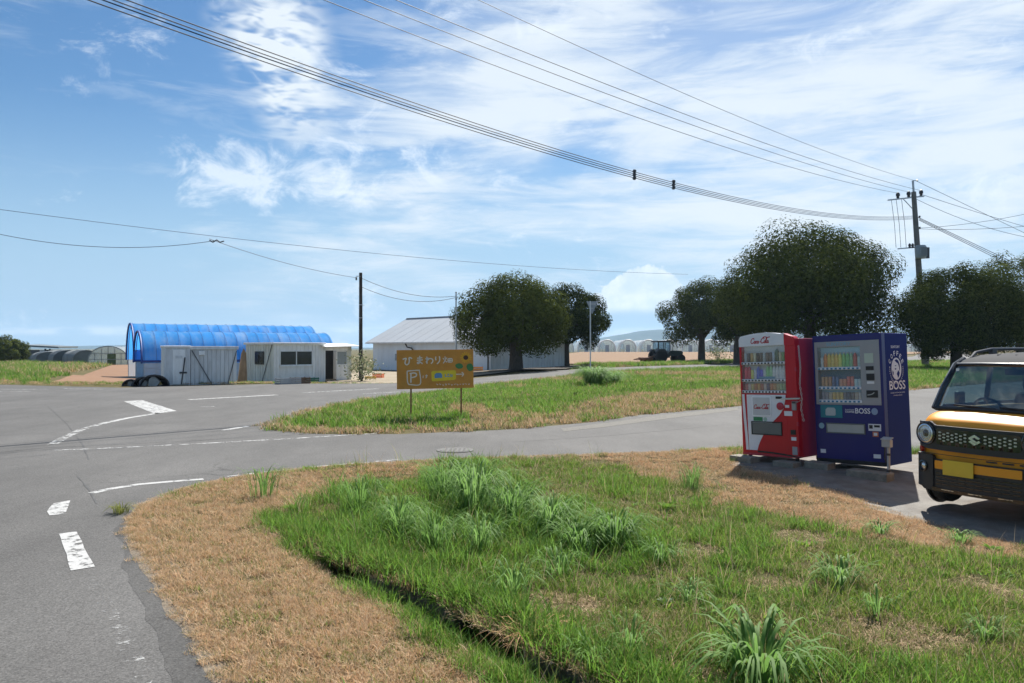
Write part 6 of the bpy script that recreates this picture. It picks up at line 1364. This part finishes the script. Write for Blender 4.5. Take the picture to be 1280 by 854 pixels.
# near lawn, denser close to the camera
parts = [lawn_points(-4.6, 5.2, 2.6, 5.6, 330), lawn_points(-4.6, 9.0, 5.6, 8.6, 200), lawn_points(-4.6, 12.5, 8.6, 13.4, 120)]
x = np.concatenate([p[0] for p in parts]); y = np.concatenate([p[1] for p in parts]); n = len(x)
nz = fbm(x*.85, y*.85, 21, 4); nz2 = fbm(x*3.1+5, y*3.1, 33, 3); u = RNG.random(n)
keys = np.where(u < .72, 'lawn', 'olive').astype(object)
patch = nz*.65 + nz2*.35; keys[(patch > .55) & (u < .75)] = 'olive'; keys[(patch > .62) & (u < .6)] = 'thatch'; keys[(patch > .66) & (u < .9)] = 'thatch'
keys[(patch < .44) & (u < .35)] = 'mid'; u3 = RNG.random(n); y3 = fbm(x*.6+9, y*.6, 91, 3); keys[(u3 < .10) & (patch < .60)] = 'leafy'; keys[(y3 > .50) & (u3 > .10) & (u3 < .62) & (patch < .60)] = 'yellow'
for px, py, rx, ry in BARE:
    c = P(px, py); e = P(px+rx, py); f_ = P(px, py-ry); qx = (x-c.x)/(e.x-c.x); qy = (y-c.y)/max(.2, f_.y-c.y); k = qx*qx+qy*qy + .5*(nz2-.5); keys[(k < 1) & (u < .85)] = 'thatch'
lu = (inside(x, y, LUSH) | inside(x, y, LUSH2)) & (nz2 + .3*(u-.5) > .36); keys[lu & (u < .16)] = 'tall'; keys[lu & (u >= .16) & (u < .60)] = 'mid'; keys[lu & (u >= .60) & (u < .74)] = 'leafy'
wobx = .42*(fbm(x*1.6, y*1.6, 51, 4)-.5)*2 + .10*RNG.normal(size=n)
st = inside(x+wobx, y+wobx*.6, STRIP); keys[st] = np.where(u[st] < .62, 'rust', np.where(u[st] < .88, 'straw', 'thatch'))
ru = inside(x+wobx, y+wobx, RUSTY); keys[ru & (u < .75)] = 'rust'
ve = inside(x+wobx*.7, y, VERGE); keys[ve] = np.where(u[ve] < .80, 'straw', np.where(u[ve] < .94, 'rust', 'olive'))
dg = inside(x+wobx*.5, y, DITCHG) & ~ (ve & (u < .25)); keys[dg] = np.where(u[dg] < .50, 'mid', np.where(u[dg] < .85, 'lawn', 'olive'))
keys[(RNG.random(n) < .035) & ~ve & ~st] = 'stalk'
size = .75 + .5*RNG.random(n) + .15*(y > 8.6); keep = ~((keys == 'thatch') & (RNG.random(n) < .25))
scatter('lawn_grass', x[keep], y[keep], list(keys[keep]), size[keep])
# dry blades hanging over the drain wall
n = 1500; s_ = RNG.uniform(1.8, 8.4, n); L_ = [0]
for a, b in zip(DITCH[:-1], DITCH[1:]): L_.append(L_[-1] + float(np.linalg.norm(b-a)))
px_ = np.interp(s_, L_, [p[0] for p in DITCH]); py_ = np.interp(s_, L_, [p[1] for p in DITCH]); off = RNG.uniform(-.09, .16, n)
nn_ = np.array([.77, .64]); keys = np.where(RNG.random(n) < .45, 'straw', np.where(RNG.random(n) < .5, 'thatch', 'mid')).astype(object); lump = fbm(s_*2.2, s_*0, 77, 3) > .33
scatter('ditch_grass', (px_ + off*nn_[0])[lump], (py_ + off*nn_[1])[lump], list(keys[lump]), (.9 + .7*RNG.random(n))[lump], zs=gz(px_+.25*nn_[0], py_+.25*nn_[1])[lump], dz=.0)
# stray straw and tufts creeping over the asphalt edge and out of the concrete cracks
n = 1500; t_ = RNG.random(n); seg = RNG.integers(2, 18, n); ex_ = np.array([EDGE[k][0] + (EDGE[k+1][0]-EDGE[k][0])*t for k, t in zip(seg, t_)]); ey_ = np.array([EDGE[k][1] + (EDGE[k+1][1]-EDGE[k][1])*t for k, t in zip(seg, t_)])
ox = RNG.normal(size=n)*.05 + .03; oy = RNG.normal(size=n)*.05 - .02
scatter('verge_straw', ex_+ox, ey_+oy, list(np.where(RNG.random(n) < .85, 'straw', 'thatch').astype(object)), .35 + .45*RNG.random(n), dz=.004)
n = 500; aps = [Vector(flat(*p)) for p in [(905,574),(935,587),(1000,600),(1060,614),(1120,634),(1150,640),(1215,655),(1290,672)]]; kk = RNG.integers(0, len(aps)-1, n); tt = RNG.random(n)
ax_ = np.array([aps[k].x + (aps[k+1].x-aps[k].x)*t for k, t in zip(kk, tt)]) + RNG.normal(size=n)*.13; ay_ = np.array([aps[k].y + (aps[k+1].y-aps[k].y)*t for k, t in zip(kk, tt)]) + RNG.normal(size=n)*.13
scatter('apron_straw', ax_, ay_, list(np.where(RNG.random(n) < .6, 'rust', 'thatch').astype(object)), .5 + .6*RNG.random(n), dz=.008)
# grass of the traffic island
def island_points(per, xr, yr):
    m = int((xr[1]-xr[0])*(yr[1]-yr[0])*per); a = RNG.uniform(*xr, m); b = RNG.uniform(*yr, m); w1 = RNG.normal(size=m)*.12; ok = inside(a+w1, b+w1, ISLAND); return a[ok], b[ok]
q1 = island_points(22, (-6, 12), (14.8, 30)); q2 = island_points(10, (-6, 34), (30, 66)); q3 = island_points(3.0, (10, 72), (40, 104))
x = np.concatenate([q1[0], q2[0], q3[0]]); y = np.concatenate([q1[1], q2[1], q3[1]]); n = len(x); u = RNG.random(n); nz = fbm(x*.35, y*.22, 61, 4); d, _, _ = seg_dist(x, y, ISLAND+[ISLAND[0]])
keys = np.where(u < .92, 'far', 'fardry').astype(object); dry = (nz > .62) | (d < .5 + .8*(nz-.5)); keys[dry & (u < .8)] = 'fardry'
dryband = inside(x + 3*(nz-.5), y + 3*(nz-.5), [flat(*p) for p in [(690,530),(740,525),(800,516),(923,505)]] + [(9,25.5),(15,31),(13,36)] + [flat(*p) for p in [(930,487),(800,497),(720,508)]]); keys[dryband & (u < .82)] = 'fardry'
scatter('island_grass', x, y, list(keys), (.55 + .5*RNG.random(n))*np.where(y > 30, 1.15, .85)*np.where(y > 45, 1.5, 1), dz=.01)
# far strips: road verges, grass bank on the left, strip beyond the main road
def strip_points(poly, per):
    xs = [p[0] for p in poly]; ys = [p[1] for p in poly]; m = int((max(xs)-min(xs))*(max(ys)-min(ys))*per); a = RNG.uniform(min(xs), max(xs), m); b = RNG.uniform(min(ys), max(ys), m); ok = inside(a, b, poly); return a[ok], b[ok]
bankp = [(-46,40),(-36,39.2),(-28,37.2),(-25,37.2),(-25.2,41),(-27.5,46),(-29.5,51),(-35,60),(-52,66),(-60,52)]
a, b = strip_points(bankp, 5); u = RNG.random(len(a)); edge_dry = (b < 38.6 + .12*np.abs(a+20)) | (a > -25)
scatter('bank_grass', a, b, list(np.where(edge_dry & (u < .8), 'fardry', np.where(u < .85, 'far', 'fardry')).astype(object)), 1.0 + .7*RNG.random(len(a)))
vp = [(-26,35.9),(-17.4,34.6),(-12.7,36.6),(-8.3,41.6),(-5,45.5),(-6,47),(-9.5,44.5),(-14,40.5),(-19,37.5),(-24,38.5)]
a, b = strip_points(vp, 9); scatter('verge_grass', a, b, list(np.where(RNG.random(len(a)) < .7, 'fardry', 'far').astype(object)), .35 + .35*RNG.random(len(a)), dz=.05)
sp = [(6.9,67.5),(12,72.5),(25,88),(39,105),(75,146),(72,152),(40,116),(24,96),(15,84),(8,80),(6,74)]
a, b = strip_points(sp, 3.2); u = RNG.random(len(a)); scatter('roadside_grass', a, b, list(np.where(u < .72, 'far', 'fardry').astype(object)), 1.1 + .8*RNG.random(len(a)), dz=.06)
wl = [(-36,62),(-25,50),(-27,74),(-45,100),(-75,120),(-85,90),(-58,66)]
a, b = strip_points([(-58,66),(-50,62),(-38,64),(-46,84),(-52,100),(-75,112),(-80,90)], 1.2); u = RNG.random(len(a)); scatter('far_weeds', a, b, list(np.where(u < .45, 'far', 'fardry').astype(object)), 2.0 + 1.4*RNG.random(len(a)))
# ---- single grass clumps and weeds one can pick out
def blade_clump(rng, n, h, spread, w):
    V, F_ = [], []; base = 0; seg = 6
    for _ in range(int(n*(1.6 if h < .3 else 2.6))):
        d = rng.random()*6.283; hh = h*(.45 + .55*rng.random()); ln = spread*(.7 + 1.0*rng.random()); ww = w*(.6 + .5*rng.random()); r_ = (.06 + .30*h)*rng.random(); dx, dy = math.cos(d), math.sin(d)
        top_t = .55 + .25*rng.random(); curl = rng.normal()*.55
        for k in range(seg+1):
            t = k/seg; out = r_ + hh*ln*(t**1.6); z = hh*(math.sin(min(t/top_t, 1.)*math.pi/2)*.95 - max(0, t-top_t)**1.3*1.5*ln); side = curl*hh*t*t*.5
            f = min(1., .45 + 2.2*t)*(1-t)**.55 if k < seg else .03; cx, cy = dx*out - dy*side, dy*out + dx*side
            px, py = -dy*ww/2*f, dx*ww/2*f; V.append((cx+px, cy+py, max(z, .0) + ww*.18*f)); V.append((cx-px, cy-py, max(z, .0) + ww*.18*f))
        for k in range(seg): F_.append((base+2*k, base+2*k+1, base+2*k+3, base+2*k+2))
        base += 2*(seg+1)
    return V, F_
def clump(label, px, py, h, spread, n, w, seed, mat=GCL, stems=0, name='grass_clump', group='tall grass clumps in the lawn'):
    g = P(px, py); rng = np.random.default_rng(seed); t = thing(name, label, 'grass', g, 0, group)
    V, F_ = blade_clump(rng, n, h, spread, w); link(bpy.data.objects.new('blades', raw_mesh('blades', V, F_, mat, smooth=True)), t)
    for k in range(stems):
        a = rng.random()*6.283; MB().tube([(0,0,0),(.03*math.cos(a),.03*math.sin(a),h*.5),(.10*math.cos(a),.10*math.sin(a),h*1.0)], [.004,.003,.0015], 5).build('stem', GO, t)
    return t
CL = [('large arching light-green grass clump at the bottom edge, right of centre',948,856,.34,1.0,52,.027),('round grass clump alone in the lawn right of the middle',1050,734,.22,1.0,70,.016),('bright grass clump at the right end of the lush band',768,684,.34,.85,70,.020),('tall grass clump reaching up across the lane edge',592,640,.58,.75,80,.019),('grass clump in the lush band just right of the tallest one',640,652,.44,.85,60,.018),('grass clump in the middle of the lush band',690,668,.40,.85,60,.018),('tall grass clump at the left end of the lush band',556,622,.50,.7,55,.016),('broad-bladed clump below the middle of the lush band',722,690,.30,.9,50,.018),('small upright clump in the bare middle of the lawn',642,745,.26,.8,34,.014),('thin pale clump right of the ditch near the bottom',788,820,.24,.7,26,.012),('tall thin clump near the lane at the upper left of the lawn',452,640,.42,.6,40,.014),('lush clump on the ditch bank left of the tall grass',500,668,.36,.7,50,.014),('upright clump with thin stems near the dry strip',866,612,.36,.45,40,.010),('lone sprig at the top left edge of the verge',330,622,.40,.5,18,.016),('drooping dry clump overhanging the ditch wall',662,812,.22,1.1,60,.008),('short clump beside the ditch near the bottom edge',742,838,.16,.8,40,.012),('slim sprig in the lower right part of the lawn',1096,772,.20,.5,12,.018),('flat clump of wide blades in the right lawn',860,752,.14,1.1,36,.016),('dark clump on the lawn near the dry strip, right side',1100,668,.14,1.0,40,.014),('low clump at the right edge of the lawn',1200,680,.15,1.0,40,.014),('weed tuft left of the flat wide-bladed clump',700,722,.22,.9,40,.014),('lush clump above the bare patch in the lawn',600,690,.34,.8,46,.014),('grass clump in the lower left of the lush area',545,690,.36,.7,46,.013),('sprawling clump right of the bright lush end',826,705,.20,1.1,40,.014),('pale tuft near the right bottom corner',1235,800,.15,1.0,40,.012)]
for k, (lab, px, py, h, sp_, n_, w_) in enumerate(CL): clump(lab, px, py, h, sp_, n_, w_, 100+k, mat=GDB if 'dry clump' in lab else GCL, stems=3 if 'stems' in lab else 0)
clump('big bush of tall green grass at the foot of the give-way sign', 742, 484, .95, .9, 260, .03, 300, group='tall grass on the island'); clump('smaller bush of tall grass right of the give-way sign foot', 765, 482, .7, 1.0, 160, .03, 301, group='tall grass on the island'); clump('pale grass tuft at the left corner of the dry verge by the road', 152, 642, .12, 1.1, 60, .010, 302, mat=GO, group='tall grass on the island')
# broad-leaved weeds
def weed(label, px, py, nl, L_, seed, mat=GR2, name='broadleaf_weed', cat='weed', zup=.0):
    g = P(px, py); g.z += zup; rng = np.random.default_rng(seed); t = thing(name, label, cat, g, 0, 'broad-leaved weeds')
    for k in range(nl):
        a = k*2.4 + rng.random()*.6; up = .25 + .75*rng.random(); l = L_*(.6 + .5*rng.random()); w = l*.34; V, F_ = [], []
        for i_ in range(6):
            q = i_/5; r_ = l*(.15 + .85*q)*math.cos(up*.7); z = l*(math.sin(up)*1.1*q - .35*q*q) + .02; ww = w*math.sin(math.pi*min(.98, .08+q*.9))*.5
            V += [(math.cos(a)*r_ - math.sin(a)*ww, math.sin(a)*r_ + math.cos(a)*ww, z+.15*ww), (math.cos(a)*r_, math.sin(a)*r_, z-.1*ww), (math.cos(a)*r_ + math.sin(a)*ww, math.sin(a)*r_ - math.cos(a)*ww, z+.15*ww)]
        for i_ in range(5): F_ += [(3*i_, 3*i_+1, 3*i_+4, 3*i_+3), (3*i_+1, 3*i_+2, 3*i_+5, 3*i_+4)]
        link(bpy.data.objects.new('leaf', raw_mesh('leaf', V, F_, mat, smooth=True)), t)
M_WEED = leafmat('weed_leaf', (.10,.20,.025), (.17,.28,.05), .7, .4, .03); M_WEED2 = leafmat('silvery_weed_leaf', (.16,.22,.15), (.24,.30,.21), .7, .2, .03)
weed('yellow-green leafy weed growing out of the ditch', 552, 772, 22, .17, 1, M_WEED, zup=.12); weed('small leafy weed near the top of the lawn', 834, 638, 16, .15, 2, M_WEED); weed('leafy weed among the tall grass', 608, 634, 12, .22, 3, M_WEED); weed('silvery little weed in the bare patch', 830, 758, 18, .07, 4, M_WEED2); weed('flat leafy weed in the right half of the lawn', 955, 690, 14, .12, 5, M_WEED); weed('leafy weed at the right edge by the dry strip', 1240, 690, 14, .12, 6, M_WEED); weed('leafy weed lower in the right lawn', 890, 770, 14, .10, 7, GR2)
# shrub behind the short pole and a pale bush under the tree beyond the tractor
def bush(label, px, py, Y, r_, h, nleaf, leaf, seed, mat):
    g = at(px, py, Y); g.z = gz1(g.x, g.y); rng = np.random.default_rng(seed); t = thing('shrub', label, 'shrub', g, 0, 'loose roadside shrubs'); c = rng.normal(size=(nleaf,3))*np.array([r_*.5, r_*.5, h*.25]) + np.array([0,0,h*.5]); c[:,2] = np.clip(c[:,2], .05, h*1.1)
    V, F_ = leaf_cloud(c, rng.normal(size=(nleaf,3))+np.array([0,0,.6]), leaf, rng); link(bpy.data.objects.new('foliage', raw_mesh('foliage', V, F_, mat)), t)
    for k in range(5): a = k*1.3; MB().tube([(0,0,0),(math.cos(a)*r_*.4,math.sin(a)*r_*.4,h*.8)], [.03,.01], 5).build('stem', M_BARK, t)
bush('loose dry shrub behind the short utility pole', 452, 474, 50, 1.1, 1.9, 500, .10, 41, leafmat('pale_shrub_leaf', (.16,.19,.09), (.28,.29,.16), .6, .25)); bush('pale thin bush in the field between the tree trunks', 897, 452, 96, 1.6, 2.3, 420, .14, 42, leafmat('grey_shrub_leaf', (.13,.17,.08), (.22,.25,.13), .6, .25))
# ---- concrete drain wall along the ditch
def drain():
    t = thing('drain_wall', 'old concrete drain wall half hidden in the ditch grass', 'drain', (0,0,0)); d = [Vector(p) for p in DITCH]; L_ = [0]
    for a, b in zip(d[:-1], d[1:]): L_.append(L_[-1] + (b-a).length)
    def pt(s):
        for k in range(len(d)-1):
            if s <= L_[k+1]: q = (s-L_[k])/(L_[k+1]-L_[k]); return d[k].lerp(d[k+1], q), (d[k+1]-d[k]).normalized()
        return d[-1], (d[-1]-d[-2]).normalized()
    M_DR = pm('mossy_concrete', (.23,.20,.16), .95, var=.3, scale=9, bump=1., bscale=40, dirt=(.055,.045,.03), dirt_sheen_amt=.85, dirt_scale=3.5); s = 3.6; k = 0; rnd = random.Random(3)
    while s < 9.0:
        l = .60; p, tg = pt(s+l/2); a = math.atan2(tg.y, tg.x); z = gz1(p.x - tg.y*.25, p.y + tg.x*.25)
        b = MB().box(-l/2+.004, l/2-.004, -.085, .055, -.40, rnd.uniform(-.03,.01)).build('wall_block', M_DR, t, bevel=.008); b.location = (p.x, p.y, z); b.rotation_euler = (rnd.uniform(-.03,.03), rnd.uniform(-.01,.01), a + rnd.uniform(-.015,.015)); s += l + (.75 if k == 1 else 0); k += 1
drain()
# ------------------------------------------------------------------ air
def haze():
    o = MB().box(-4700, 4700, -90, 5600, -3, 150).build('haze', []); o['kind'] = 'stuff'
    m = bpy.data.materials.new('thin_air'); m.use_nodes = True; nt = m.node_tree; N = nt.nodes; N.remove(N['Principled BSDF'])
    v = N.new('ShaderNodeVolumePrincipled'); v.inputs['Color'].default_value = (.52,.76,1.0,1); v.inputs['Density'].default_value = 1.35e-4; v.inputs['Anisotropy'].default_value = .2
    nt.links.new(v.outputs[0], N['Material Output'].inputs['Volume']); o.data.materials.append(m); m.cycles.homogeneous_volume = True
haze()
